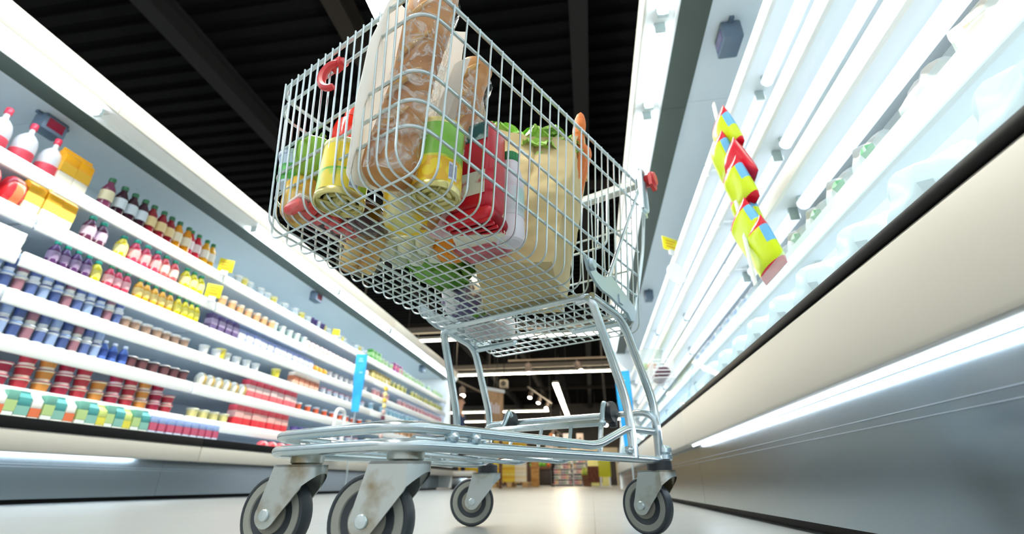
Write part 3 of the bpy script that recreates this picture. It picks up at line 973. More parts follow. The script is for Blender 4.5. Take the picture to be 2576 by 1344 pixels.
track((-2.7, 16.6, 4.12), (.9, 16.6, 4.12), 'long lamp track across the aisle carrying two round spotlights')
spot((-1.98, 16.6, 3.96), 'round spotlight on the cross-aisle track, the one pointing straight down', (.08, -.25, -1))
spot((-.27, 16.6, 3.96), 'round spotlight on the cross-aisle track, tilted towards the glass-fronted run', (.35, -.3, -1))
track((-2.9, 24, 4.55), (-2.15, 29.5, 4.55), 'short lamp track with three spotlights beside the long far tube lamp')
for i, q in enumerate((.12, .45, .8)):
    p = V(-2.9, 24, 4.39).lerp(V(-2.15, 29.5, 4.39), q)
    spot(p, ('first', 'middle', 'last')[i] + ' spotlight of the short track beside the long far tube lamp', (-.2, -.5, -1))
track((-2.3, 30, 3.3), (-1.9, 36, 3.3), 'low lamp track seen between the trolley bars')
for i, q in enumerate((.2, .6)):
    p = V(-2.3, 30, 3.14).lerp(V(-1.9, 36, 3.14), q)
    spot(p, ('nearer', 'farther') [i] + ' spotlight of the low track seen between the trolley bars', (-.1, -.5, -1))
track((-4.6, 16.0, 3.45), (-3.4, 19, 3.1), 'slanting lamp track above the wooden kiosk sign')
spot((-4.35, 16.6, 3.2), 'spotlight on the slanting track by the wooden kiosk sign', (.2, -.5, -1))
track((.75, 20, 2.76), (.75, 22, 2.76), 'short track near the end of the glass-fronted run')
spot((.75, 21, 2.6), 'low spotlight near the end of the glass-fronted run', (-.2, -.6, -1))
track((-4.2, 20, 2.51), (-4.2, 22, 2.51), 'short track behind the wooden kiosk sign')
spot((-4.2, 21, 2.35), 'low spotlight behind the wooden kiosk sign', (.1, -.6, -1))
tag(obj('exit_sign', MB().box((-.2, -.02, -.08), (.2, .02, .08), 0, .01), glow('sign_light', (225, 235, 240), 2.0), None, (-.42, 30, 3.35)), 'small pale lit sign hanging in the dark far ceiling', 'sign')
tag(obj('sign_wire', MB().tube([(-.15, 0, .08), (-.15, 0, CZ - 3.44)], .008, 0, 5).tube([(.15, 0, .08), (.15, 0, CZ - 3.44)], .008, 0, 5), beam, None, (-.42, 30, 3.35)), 'thin wires holding the small pale lit sign', 'wire')
t = thing('ceiling_speaker', 'square beige box hanging from the dark ceiling below the second line lamp', 'speaker', (-2.95, 17.2, 3.42))
obj('box', MB().box((-.14, -.14, -.14), (.14, .14, .14), 0, .02), mat('speaker_beige', (168, 156, 134), .5), t)
obj('grille', MB().lathe([(.09, 0), (.1, .01)], (0, -.14, 0), 18, 0, (0, -1, 0)), mat('speaker_grille', (60, 54, 48), .6), t)
obj('bracket', MB().tube([(0, 0, .14), (0, 0, CZ - 3.5)], .015, 0, 5), beam, t)

# ------------------------------------------------------------------ far hall
wood = two_tone('pale_pine', (214, 178, 124), (190, 148, 94), 5, .6, stretch=(1, 6, 1))
brown_wood = two_tone('brown_wood', (128, 84, 52), (98, 60, 36), 6, .55, stretch=(1, 1, 5))


def pallet(loc, label):
    t = thing('pallet', label, 'pallet', loc)
    for k in range(5):
        x = -.62 + k * .31
        obj('deck_board', MB().box((x - .11, -.6, .14), (x + .11, .6, .18), 0, .008), wood, t)
    for k in range(3):
        x = -.58 + k * .58
        obj('block', MB().box((x - .09, -.6, 0), (x + .09, .6, .14), 0, .01), wood, t)
    return t


pallet((-3.08, 19.9, 0), 'pale wooden pallet under the stacked yellow cartons')
cc = {'y': carton('f2cf3a', 'e8b420', 'f4dc6a', .205, .3, .295, False), 'w': carton('f2e6c8', 'ecd9ac', 'f4ecd4', .205, .3, .295, False)}
for j in range(5):
    for i in range(6):
        w_ = i > 3 and j < 4 or (j == 2 and i > 1)
        place(cc['w' if w_ else 'y'], -3.6 + .21 * i, 19.45, .182 + .298 * j, ('cream' if w_ else 'yellow') + ' carton in the stack on the pale pallet', 'carton', ('cream' if w_ else 'yellow') + ' cartons on the pallet', pi / 2 * 0 + pi / 2, 'stacked_carton')
t = thing('produce_bin', 'yellow covered bin on a red-brown frame behind the far caster', 'bin', (-3.95, 17.2, 0))
obj('tub', MB().box((-.5, -.35, .42), (.35, .35, .85), 0, .1), mat('bin_yellow', (232, 190, 30), .45), t)
for sx in (-.42, .27):
    for sy in (-.28, .28):
        obj('leg', MB().box((sx - .04, sy - .04, 0), (sx + .04, sy + .04, .44), 0, .008), brown_wood, t)
obj('shelf', MB().box((-.46, -.32, .12), (.31, .32, .16), 0, .008), brown_wood, t)
tag(obj('wooden_post', MB().box((-.07, -.07, 0), (.07, .07, 1.0), 0, .01), mat('red_brown_paint', (150, 84, 56), .5), None, (-4.6, 16.6, 0)), 'red-brown post at the end of the dairy run', 'post')
tag(obj('wooden_post', MB().box((-.16, -.16, 0), (.16, .16, 1.55), 0, .02), two_tone('honey_wood', (212, 162, 92), (184, 128, 66), 5, .5, stretch=(1, 1, 6)), None, (-2.35, 21.6, 0)), 'honey coloured wooden post beside the pallet of cartons', 'post')

# produce stand with green and orange fruit
t = thing('produce_stand', 'dark produce stand with green and orange fruit behind the wooden post', 'stand', (-2.35, 24.6, 0))
obj('body', MB().box((-.55, -.4, .05), (.45, .4, .75), 0, .03), mat('stand_dark', (58, 46, 40), .5), t)
obj('tray', MB().prism([(-.45, .75), (.45, .95), (.45, 1.0), (-.45, .8)], -.55, .45, lambda x, y, tt: (tt, x, y)), brown_wood, t)
for i in range(5):
    for j in range(3):
        g = (i + j) % 5 != 4 and i < 4
        tag(obj('green_melon' if g else 'orange_fruit', MB().blob((0, 0, 0), (.11, .1, .1) if g else (.08, .08, .08), .04, 2, 0, 12, 8), two_tone('melon_green', (70, 150, 40), (120, 190, 60), 6, .4, stretch=(1, 1, .2)) if g else mat('orange_skin', (236, 120, 40), .45, bump=.2), None, (-2.8 + .2 * i, 24.32 + .25 * j, .95 + .058 * j)), ('green melon' if g else 'orange fruit') + ' heaped on the dark produce stand', 'fruit', ('green melons' if g else 'orange fruit') + ' on the stand')
tag(obj('crate', MB().box((-.45, -.3, 0), (.45, .3, .06)).box((-.45, -.3, 0), (-.42, .3, .2)).box((.42, -.3, 0), (.45, .3, .2)).box((-.45, -.3, 0), (.45, -.27, .2)).box((-.45, .27, 0), (.45, .3, .2)), mat('crate_green', (84, 176, 60), .5), None, (-3.1, 21.3, 1.83)), 'green plastic crate on the shelf top above the yellow cartons', 'crate')
tag(obj('shelf_rack', MB().box((-.5, -.35, 1.78), (.5, .35, 1.83)).box((-.5, -.35, 0), (-.45, -.3, 1.78)).box((.45, -.35, 0), (.5, -.3, 1.78)).box((-.5, .3, 0), (-.45, .35, 1.78)).box((.45, .3, 0), (.5, .35, 1.78)), brown_wood, None, (-3.1, 21.3, 0)), 'brown rack standing behind the pallet of cartons', 'rack')


def gondola(loc, w, n, label, h=1.6):
    t = thing('shelf_unit', label, 'shelf unit', loc)
    obj('back_panel', MB().box((-w / 2, .2, 0), (w / 2, .24, h)), mat('unit_back', (214, 208, 206), .5), t)
    obj('side_panel', MB().box((-w / 2 - .03, -.25, 0), (-w / 2, .24, h)), white_paint, t)
    obj('side_panel', MB().box((w / 2, -.25, 0), (w / 2 + .03, .24, h)), white_paint, t)
    for k in range(n):
        z = .12 + k * (h - .2) / n
        obj('shelf', MB().box((-w / 2, -.25, z - .03), (w / 2, .2, z), 0, .004), white_paint, t)
    return [loc[2] + .12 + k * (h - .2) / n for k in range(n)]


cols = [('d84a5a', 'red'), ('e8e2da', 'white'), ('3a4a6a', 'navy'), ('e0b040', 'golden'), ('b03a58', 'crimson'), ('5a8a5a', 'green'), ('7a5a8a', 'violet')]
for gi, (gx, gy, gw, gn) in enumerate(((-1.62, 29.5, 1.15, 5), (-.72, 31.5, 1.0, 6), (-2.3, 33, 1.0, 5))):
    gname = ('white shelf unit of mixed goods in the far hall', 'taller white shelf unit of mixed goods in the far hall', 'white shelf unit behind the person in black trousers')[gi]
    zs = gondola((gx, gy, 0), gw, gn, gname, (1.55, 2.0, 1.7)[gi])
    for k, z in enumerate(zs):
        nn = int(gw / .15)
        for i in range(nn):
            c, cn_ = cols[(i * 3 + k * 2 + gi) % 7]
            place(carton(c, 'f0e8e0', c, .11, .1, .2, False), gx - gw / 2 + .09 + i * .148, gy - .12, z + .001, '%s packet on shelf %s of the %s' % (cn_, ('one', 'two', 'three', 'four', 'five', 'six')[k], gname.split(' of ')[0].split(' behind')[0] + (' near the post', ' near the crates', ' in the rear')[gi]), 'packet', '%s packets, unit %s' % (cn_, ('near', 'tall', 'rear')[gi]), pi / 2, 'boxed_packet')
# wall panels and displays at the end
tag(obj('display_board', MB().box((-1.0, -.04, 0), (1.0, .04, 1.9), 0, .01), mat('panel_lemon', (238, 232, 150), .6), None, (.15, 33.5, 0)), 'pale lemon display panel behind the brown crate', 'panel')
tag(obj('checkout_sign', MB().box((-2.4, -.06, 1.95), (2.6, .06, 2.55), 0, .01).box((-2.3, -.05, 0), (-2.2, .05, 2)).box((2.4, -.05, 0), (2.5, .05, 2)), mat('panel_sand', (206, 190, 160), .6), None, (-.6, 38, 0)), 'sand coloured sign panel over the far checkouts', 'panel')
for i, (x, c, q) in enumerate(((-1.35, 'eadada', 'blank'), (-.55, 'f0d8cc', 'with a dark spot'))):
    t = thing('hanging_card', 'pinkish hanging card %s over the far shelf units' % q, 'card', (x, 30, 2.55))
    obj('card', MB().box((-.2, -.015, -.3), (.2, .015, .3), 0, .01), hexmat(c), t)
    obj('string', MB().tube([(0, 0, .3), (0, 0, CZ - 2.64)], .006, 0, 5), beam, t)
    if i:
        obj('print', MB().lathe([(.06, 0), (.06, .004)], (0, -.016, 0), 14, 0, (0, -1, 0)), hexmat('5a3a3a'), t)
t = thing('wicker_crate', 'brown wicker crate on short legs in front of the lemon panel', 'crate', (.14, 24, 0))
wk = MB()
for k in range(11):
    z = .2 + k * .062
    wk.tube(fillet([(-.3, -.28, z), (.3, -.28, z), (.3, .28, z), (-.3, .28, z)], .06, 3, True), .034, 0, 6, True)
wk.box((-.28, -.26, .17), (.28, .26, .84))
obj('basket', wk, two_tone('wicker_brown', (122, 68, 42), (92, 46, 28), 14, .6, bump=.3), t)
for sx in (-.24, .24):
    for sy in (-.22, .22):
        obj('leg', MB().box((sx - .04, sy - .04, 0), (sx + .04, sy + .04, .2)), brown_wood, t)
t = thing('display_stand', 'yellow-green board on a pale stand at the end of the glass-fronted run', 'stand', (.52, 20.4, 0))
obj('board', MB().box((-.24, -.03, .36), (.22, .03, 1.08), 0, .015), mat('board_lime', (214, 210, 30), .4), t)
for sx in (-.18, .16):
    obj('leg', MB().box((sx - .03, -.02, .02), (sx + .03, .02, .4), 0, .006), white_paint, t)
obj('foot', MB().box((-.26, -.18, 0), (.24, .18, .03), 0, .01), white_paint, t)
tag(obj('plant_tub', MB().lathe([(.2, 0), (.26, .5), (.28, .52), (.24, .5), (.22, .44)], seg=18).blob((0, 0, .62), (.26, .26, .25), .4, 3, 1), [brown_wood, two_tone('leaf_mix', (120, 150, 50), (190, 190, 70), 8)], None, (-.25, 26.5, 0)), 'brown tub with leafy green top beside the wicker crate', 'plant')

# wooden kiosk sign, upper middle distance
t = thing('kiosk_sign', 'wooden plank sign with white top edge near the man in blue', 'sign', (-2.72, 14.2, 0), (0, 0, .95))
obj('plank_board', MB().box((-.34, -.04, 1.75), (.34, .04, 2.65), 0, .01), two_tone('kiosk_planks', (206, 166, 122), (180, 138, 96), 3, .6, stretch=(8, 1, 1)), t)
obj('edge_trim', MB().box((-.38, -.06, 2.62), (.38, .06, 2.72), 0, .01), white_paint, t)
for sx in (-.28, .28):
    obj('post', MB().box((sx - .04, -.035, 0), (sx + .04, .035, 1.76), 0, .008), brown_wood, t)
pn = MB()
for k in range(4):
    pn.box((-.2 + .1 * k, -.046, 2.0), (-.13 + .1 * k, -.04, 2.3 - .06 * (k % 2)))
obj('print', pn, hexmat('e8d8d8'), t)


# ------------------------------------------------------------------ people
def skin_mesh(name, nodes, edges, mats, sub=2):
    """nodes: name -> (pos, radius)"""
    me = bpy.data.meshes.new(name)
    idx = {n: i for i, n in enumerate(nodes)}
    me.from_pydata([tuple(Vector(p) * K) for p, r in nodes.values()], [(idx[a], idx[b]) for a, b in edges], [])
    o = bpy.data.objects.new(name, me)
    COL.objects.link(o)
    md = o.modifiers.new('s', 'SKIN')
    md.use_smooth_shade = True
    for i, (p, r) in enumerate(nodes.values()):
        sv = me.skin_vertices[0].data[i]
        rr = r if isinstance(r, tuple) else (r, r)
        sv.radius = (rr[0] * K, rr[1] * K)
        sv.use_root = (i == 0)
    s2 = o.modifiers.new('d', 'SUBSURF')
    s2.levels = sub
    s2.render_levels = sub
    dg = bpy.context.evaluated_depsgraph_get()
    ev = bpy.data.meshes.new_from_object(o.evaluated_get(dg))
    ev.name = name
    bpy.data.objects.remove(o)
    for m in (mats if isinstance(mats, list) else [mats]):
        ev.materials.append(m)
    ev.polygons.foreach_set('use_smooth', [True] * len(ev.polygons))
    return ev


def person(loc, rot, label, top, legs, hair, skin=(222, 170, 140), h=2.5, lean=.0, step=.12):
    """h is the standing height; x faces forward"""
    s = h / 7.5
    hip, kn, an = 3.65 * s, 2.0 * s, .28 * s
    sh, nk = 6.05 * s, 6.35 * s
    N, Ed = {}, []

    def n(k, p, r, *to):
        N[k] = (V(p[0] + lean * max(0, p[2] - hip), p[1], p[2]), r)
        for q in to:
            Ed.append((q, k))
    n('pel', (0, 0, hip), (.42 * s, .30 * s))
    n('wai', (0, 0, 4.5 * s), (.40 * s, .28 * s), 'pel')
    n('che', (0, 0, 5.5 * s), (.50 * s, .34 * s), 'wai')
    n('nek', (0, 0, nk), .19 * s, 'che')
    n('jaw', (.06 * s, 0, 6.7 * s), (.24 * s, .27 * s), 'nek')
    n('hed', (.02 * s, 0, 7.1 * s), (.34 * s, .40 * s), 'jaw')
    n('top', (-.01 * s, 0, 7.36 * s), (.22 * s, .26 * s), 'hed')
    for i, sg in enumerate((1, -1)):
        q = 'lr'[i]
        st = step * sg
        n('shd' + q, (0, .72 * s * sg, 5.95 * s), .20 * s, 'che')
        n('elb' + q, (.05 * s - st * .5, .92 * s * sg, 4.75 * s), .145 * s, 'shd' + q)
        n('wri' + q, (.45 * s - st * .3, .9 * s * sg, 3.9 * s), .095 * s, 'elb' + q)
        n('plm' + q, (.55 * s - st * .3, .9 * s * sg, 3.62 * s), (.06 * s, .12 * s), 'wri' + q)
        for k in range(4):
            a = (k - 1.5) * .06 * s
            n('f%d' % k + q, (.64 * s - st * .3 + .02 * s, .9 * s * sg + a, (3.3 - .05 * abs(k - 1)) * s), .03 * s, 'plm' + q)
        n('th' + q, (.66 * s - st * .3, .9 * s * sg - .16 * s * sg, 3.62 * s), .035 * s, 'plm' + q)
        n('thi' + q, (st * .3, .34 * s * sg, 3.2 * s), .30 * s, 'pel')
        n('kne' + q, (st * .9, .32 * s * sg, kn), .20 * s, 'thi' + q)
        n('ank' + q, (st, .3 * s * sg, an), .12 * s, 'kne' + q)
        n('toe' + q, (st + .5 * s, .32 * s * sg, .1 * s), (.1 * s, .1 * s), 'ank' + q)
    sk = mat('skin_%d' % skin[2], skin, .5, var=.05)
    body = skin_mesh('person', N, Ed, sk)
    # face: nose, ears, lips, eyes joined to the same mesh object
    t = link('person', body, None, loc, (0, 0, rot))
    tag(t, label, 'person')
    L = lambda x, y, z: V(x * s + lean * (z * s - hip), y * s, z * s)
    fc = MB().blob(L(.40, 0, 6.92), (.08 * s, .06 * s, .1 * s)).blob(L(.02, .42, 6.95), (.06 * s, .05 * s, .12 * s)).blob(L(.02, -.42, 6.95), (.06 * s, .05 * s, .12 * s))
    obj('face_features', fc, sk, t)
    obj('eyes', MB().blob(L(.35, .14, 7.03), (.03 * s, .045 * s, .025 * s)).blob(L(.35, -.14, 7.03), (.03 * s, .045 * s, .025 * s)), mat('eye_dark', (40, 30, 28), .3), t)
    obj('mouth', MB().blob(L(.32, 0, 6.68), (.035 * s, .11 * s, .025 * s)), mat('lip_pink', (176, 100, 92), .5), t)
    obj('hair', MB().grid(lambda u, v: L(-.03, 0, 7.1) + V(cos(2 * pi * u) * .45 * s * cos(v * pi / 2) * (1 if cos(2 * pi * u) < .3 else .8), sin(2 * pi * u) * .45 * s * cos(v * pi / 2), .08 * s + .42 * s * sin(v * pi / 2) - (.32 * s if cos(2 * pi * u) < .1 else 0) * (1 - v)), 20, 8, 0, cu=True), hair, t)

    def part(keys, grow, name, m):
        nn = {k: (N[k][0], tuple(x * grow for x in N[k][1]) if isinstance(N[k][1], tuple) else N[k][1] * grow) for k in keys}
        ee = [e for e in Ed if e[0] in nn and e[1] in nn]
        link(name, skin_mesh(name, nn, ee, m), t)
    part(['che', 'wai', 'pel', 'shdl', 'elbl', 'shdr', 'elbr'], 1.12, 'shirt', top)
    part(['pel', 'thil', 'knel', 'ankl', 'thir', 'kner', 'ankr'], 1.14, 'trousers', legs)
    for q in 'lr':
        p = N['toe' + q][0]
        a = N['ank' + q][0]
        sm = MB().blob((p + a) / 2 - V(0, 0, .02), ((p - a).length * .62, .16 * s, .13 * s), 0, 1, 0, 14, 8, 0, None, .8)
        obj('shoe', sm, mat('shoe_black', (24, 22, 24), .5), t)
    return t


navy = mat('navy_cloth', (52, 70, 104), .8)
blk = mat('black_cloth', (18, 16, 18), .8)
person((-3.42, 12.9, 0), -.25, 'man with short brown hair in a navy shirt at the end of the dairy run', navy, blk, mat('brown_hair', (92, 58, 34), .7, bump=.3), h=2.3)
person((-1.93, 25.6, 0), 1.2, 'person in black trousers and white top walking past the produce stand', mat('white_cloth', (226, 216, 206), .8), blk, mat('ginger_hair', (190, 120, 76), .7), h=2.45, step=.3)

# ------------------------------------------------------------------ shopping trolley (x across, y from nose to handle)
CA = RAD(26)
CO = V(-.3914, .805, 0)


def cw(l, w, z):
    return CO + V(sin(CA), cos(CA), 0) * l + V(cos(CA), -sin(CA), 0) * w + V(0, 0, z)


def P(l, w, z):
    return V(w, l, z)


TR = thing('shopping_trolley', 'wire shopping trolley full of groceries standing in the aisle', 'shopping trolley', CO, (0, 0, -CA))
LB = .73
WR, WT = .0022, .0036                       # thin wire and rail wire radius


def zf(l):
    return .583 - .09 * l


def lfront(s):
    return -.135 - .031 * s               # s: 0 floor, 1 rim


def tt(l):
    return max(0, min(1, (l + .15) / .88))


def zr(l):
    return .964 + .03 * tt(l)


def hw(l, s):
    return (.212 + .045 * tt(l)) * (1 - s) + (.246 + .064 * tt(l)) * s


def SP(l, sg, s):
    return P(l, sg * hw(l, s), zf(l) * (1 - s) + zr(l) * s)


def ring(s, r, rad=.05):
    pts = [SP(LB, -1, s), SP(lfront(s), -1, s), SP(lfront(s), 1, s), SP(LB, 1, s)]
    return MB().tube(fillet(pts, rad, 8), r, 0, 8)


obj('top_rim', ring(1.0, .0048, .055), zinc, TR)
for s in (.845, .505, .34, .2):
    obj('basket_rail', ring(s, WT, .05), zinc, TR)
wires = MB()
NF = 17
for i in range(NF):
    q = -1 + 2 * (i + .5) / NF
    q *= .93
    qt = q * .93
    lt = lfront(1) - .008
    pts = [P(lt, qt * .246, zr(-.16)), P(lfront(0) - .008, q * .214, zf(-.15) - .004), P(LB, q * hw(LB, 0), zf(LB) - .004)]
    wires.tube(fillet(pts, .034, 6), WR, 0, 6)
obj('front_wires', wires, zinc, TR)
wires = MB()
NS = 24
for i in range(NS):
    l = -.115 + i * (LB - .01 + .115) / (NS - 1)
    t_ = l - .022                         # the uprights lean a little towards the nose
    pts = [P(t_, hw(t_, 1) + .006, zr(t_)), P(l, hw(l, 0) + .006, zf(l) - .012), P(l, -hw(l, 0) - .006, zf(l) - .012), P(t_, -hw(t_, 1) - .006, zr(t_))]
    wires.tube(fillet(pts, .034, 6), WR, 0, 6)
obj('side_wires', wires, zinc, TR)
# hinged rear gate
g = MB()
for i in range(15):
    q = -1 + 2 * i / 14
    g.tube([P(.665 + .02, q * .285, .97), P(.70, q * .245, .56)], WR, 0, 6)
for z, k in ((.97, .29), (.83, .275), (.69, .26), (.56, .248)):
    g.tube([P(.69 + (.97 - z) * .03, -k, z), P(.69 + (.97 - z) * .03, k, z)], WT, 0, 6)
obj('rear_gate', g, zinc, TR)
# child seat leg flap hung from the gate
g = MB()
for i in range(8):
    q = -.2 + .4 * i / 7
    g.tube([P(.66, q, .95), P(.62, q, .75)], WR, 0, 6)
g.tube(fillet([P(.66, -.23, .95), P(.62, -.23, .75), P(.62, .23, .75), P(.66, .23, .95)], .03, 4), WT, 0, 6)
obj('seat_flap', g, zinc, TR)
for sg in (-1, 1):
    # outer loop of the back frame
    g = MB().tube(fillet([P(.70, sg * .312, 1.0), P(.765, sg * .318, .985), P(.755, sg * .29, .77), P(.705, sg * .258, .55), P(.62, sg * .255, .53)], .035, 6), .0055, 0, 8)
    obj('back_frame', g, zinc, TR)
    obj('side_brace', MB().tube([P(.725, sg * .318, .985), P(.515, sg * .268, .60)], .0052, 0, 8), zinc, TR)
    # handle bracket
    br_ = MB()
    br_.tube(fillet([P(.70, sg * .325, .885), P(.715, sg * .328, 1.04), P(.745, sg * .328, 1.04), P(.735, sg * .328, .885), P(.70, sg * .325, .885)], .01, 3), .006, 0, 6)
    br_.prism([(.695, .87), (.705, 1.045), (.755, 1.045), (.742, .87)], sg * .318, sg * .324, lambda x, y, tq: P(x, tq, y))
    obj('handle_bracket', br_, zinc, TR)
    # pressed hinge plate below the rear of the basket side
    pl_ = MB()
    pol = [(.372, .605), (.40, .60), (.435, .585), (.475, .585), (.505, .60), (.52, .605), (.60, .585), (.665, .565), (.675, .545), (.655, .52), (.63, .515), (.61, .53), (.56, .535), (.50, .545), (.455, .545), (.42, .555), (.385, .575)]
    pl_.prism([(a, b_) for a, b_ in pol], sg * .268, sg * .275, lambda x, y, tq: P(x, tq, y))
    pl_.lathe([(.014, 0), (.016, .006), (.012, .012)], P(.395, sg * .274, .59), 12, 0, (sg, 0, 0))
    pl_.box(P(.565, sg * .27 - .004, .548) - V(.004, .012, .006), P(.565, sg * .27 + .004, .56) + V(.004, .012, .006))
    obj('hinge_plate', pl_, mat('plate_zinc', (178, 196, 204), .36, .7, var=.05, scale=12), TR)
# handle
hd = obj('handle', MB().tube([P(.755, -.36, 1.012), P(.755, .36, 1.012)], .0165, 0, 14).tube([P(.755, -.318, 1.032), P(.755, .318, 1.032)], .006, 0, 6).tube([P(.738, -.318, 1.004), P(.738, .318, 1.004)], .006, 0, 6), mat('handle_grey', (206, 208, 200), .4), TR)
for sg in (-1, 1):
    e = MB().lathe([(.019, .328), (.0215, .332), (.0215, .346), (.025, .356), (.022, .362)], P(.755, 0, 1.012), 16, 0, (sg, 0, 0))
    e.prism([(-.026, -.024), (.010, -.032), (.026, -.014), (.022, .024), (-.010, .032), (-.026, .018)], sg * .345, sg * .356, lambda x, y, tq: P(.755 + x, tq, 1.005 + y))
    obj('handle_cap', e, mat('handle_red', (196, 40, 44), .35), hd, label='red plastic end cap of the handle')
# red plastic hook clipped over the second front rail
hk = MB()
c0 = P(lfront(.845), -.012, zr(-.16) * .845 + zf(-.15) * .155)
pts = []
for k in range(15):
    a = RAD(80 + 205 * k / 14)
    pts.append(c0 + V(.012 + .026 * cos(a), -.012 - .010 * sin(k / 14 * pi), -.036 + .034 * sin(a)))
hk.tube(pts, [.006 + .003 * sin(k / 14 * pi) for k in range(15)], 0, 8)
hk.tube([c0 + V(-.008, -.002, .0), c0 + V(.026, -.002, .004)], .0095, 0, 10)
hk.box(c0 + V(-.004, -.016, -.008), c0 + V(.022, .006, .014), 0, .005)
obj('plastic_hook', hk, mat('hook_red', (206, 50, 56), .35), TR, label='red plastic bag hook')

# upper frame under the basket and the four legs
TB = .0122
fr = MB()
cr = [P(.57, -.249, .532), P(.448, -.238, .538), P(.448, .238, .538), P(.57, .249, .532)]
fr.tube(fillet(cr, .04, 6), .0098, 0, 10)
obj('cross_tube', fr, chrome, TR)
for sg in (-1, 1):
    fl_ = MB().tube(fillet([P(.47, sg * .20, .536), P(.452, sg * .243, .532), P(.565, sg * .267, .284), P(.56, sg * .272, .168)], [.0, .03, .05, 0], 6), TB * .92, 0, 10)
    obj('front_leg', fl_, chrome, TR)
    rl = MB().tube(fillet([P(.455, sg * .243, .536), P(.613, sg * .254, .520), P(.734, sg * .274, .306), P(.722, sg * .276, .165)], [0, .045, .05, 0], 6), TB * .92, 0, 10)
    obj('rear_leg', rl, chrome, TR)
    st = MB().tube([P(.618, sg * .25, .508), P(.622, sg * .10, .512)], .0085, 0, 8)
    st.box(P(.628, sg * .175 - .075, .515) - V(0, .006, .004), P(.628, sg * .175 + .075, .515) + V(0, .006, .004))
    obj('stub_tube', st, chrome, TR)
# chassis: two U shaped loops
up = [P(.72, -.272, .238), P(.545, -.266, .232), P(.41, -.25, .187), P(-.056, -.170, .192), P(-.056, .170, .192), P(.41, .25, .187), P(.545, .266, .232), P(.72, .272, .238)]
obj('upper_base_loop', MB().tube(fillet(up, [0, .03, .03, .06, .06, .03, .03, 0], 8), .0088, 0, 12), chrome, TR)
lo = [P(.722, -.276, .168), P(.56, -.272, .168), P(-.058, -.174, .1665), P(-.058, .174, .1665), P(.56, .272, .168), P(.722, .276, .168)]
obj('lower_base_loop', MB().tube(fillet(lo, [0, .08, .06, .06, .08, 0], 8), .0092, 0, 12), chrome, TR)
ru = [P(.722, -.275, .165), P(.712, -.285, .287), P(.712, .285, .287), P(.722, .275, .165)]
obj('rear_loop', MB().tube(fillet(ru, .05, 7), .0088, 0, 10), chrome, TR)
ty = MB()
for q in (-.5, 0, .5):
    ty.tube(fillet([P(-.05, q * .17, .174), P(.50, q * .24, .160), P(.60, q * .25, .19)], .03, 4), .0042, 0, 6)
for l, z in ((.10, .171), (.34, .166), (.5, .164)):
    k = .174 + (l + .058) * .158
    ty.tube([P(l, -k, z + .004), P(l, k, z + .004)], .0045, 0, 6)
obj('tray_wires', ty, chrome, TR)
lt = MB()
lt.tube(fillet([P(.045, -.155, .180), P(.05, .165, .180)], .01), .0062, 0, 6)
for q in (-1, 1):
    lt.tube(fillet([P(.684, q * .157, .302), P(.672, q * .157, .318), P(.655, q * .158, .285), P(.64, q * .162, .262), P(.606, q * .175, .252), P(.58, q * .178, .175), P(.0, q * .135, .178)], .02, 4), .0068, 0, 8)
lt.tube(fillet([P(.62, -.175, .256), P(.606, -.177, .256), P(.606, .177, .256), P(.62, .175, .256)], .02, 4), .0085, 0, 8)
for q in (-.09, 0, .09):
    lt.tube([P(.606, q, .256), P(.57, q * 1.05, .17)], .0055, 0, 6)
obj('lower_rack', lt, chrome, TR)
for q in (-1, 1):
    cl = MB().lathe([(.027, -.010), (.029, 0), (.027, .010)], P(.694, q * .166, .292), 18, 0, (1, 0, 0))
    cl.box(P(.694, q * .166 - .012, .252), P(.71, q * .166 + .012, .29), 0, .006)
    obj('pivot_clip', cl, black_plastic, TR, label='black plastic pivot clip')
for (l, w, z) in ((.03, .188, .181), (.075, .196, .181), (.545, .268, .186)):
    for sg in (-1, 1):
        obj('rivet', MB().lathe([(.0, -.010), (.007, -.009), (.0085, .0), (.007, .009), (0, .010)], P(l, sg * w, z), 12, 0, (sg, .2, 0)), chrome, TR)

# casters
WRAD = .066
tyre_m = mat('caster_rubber', (44, 52, 58), .45, var=.15, bump=.1, bscale=30)
face_m = mat('caster_face', (140, 142, 134), .5, var=.06)
rec_m = mat('caster_recess', (88, 88, 82), .5)
hub_m = mat('caster_hub', (132, 130, 120), .5)


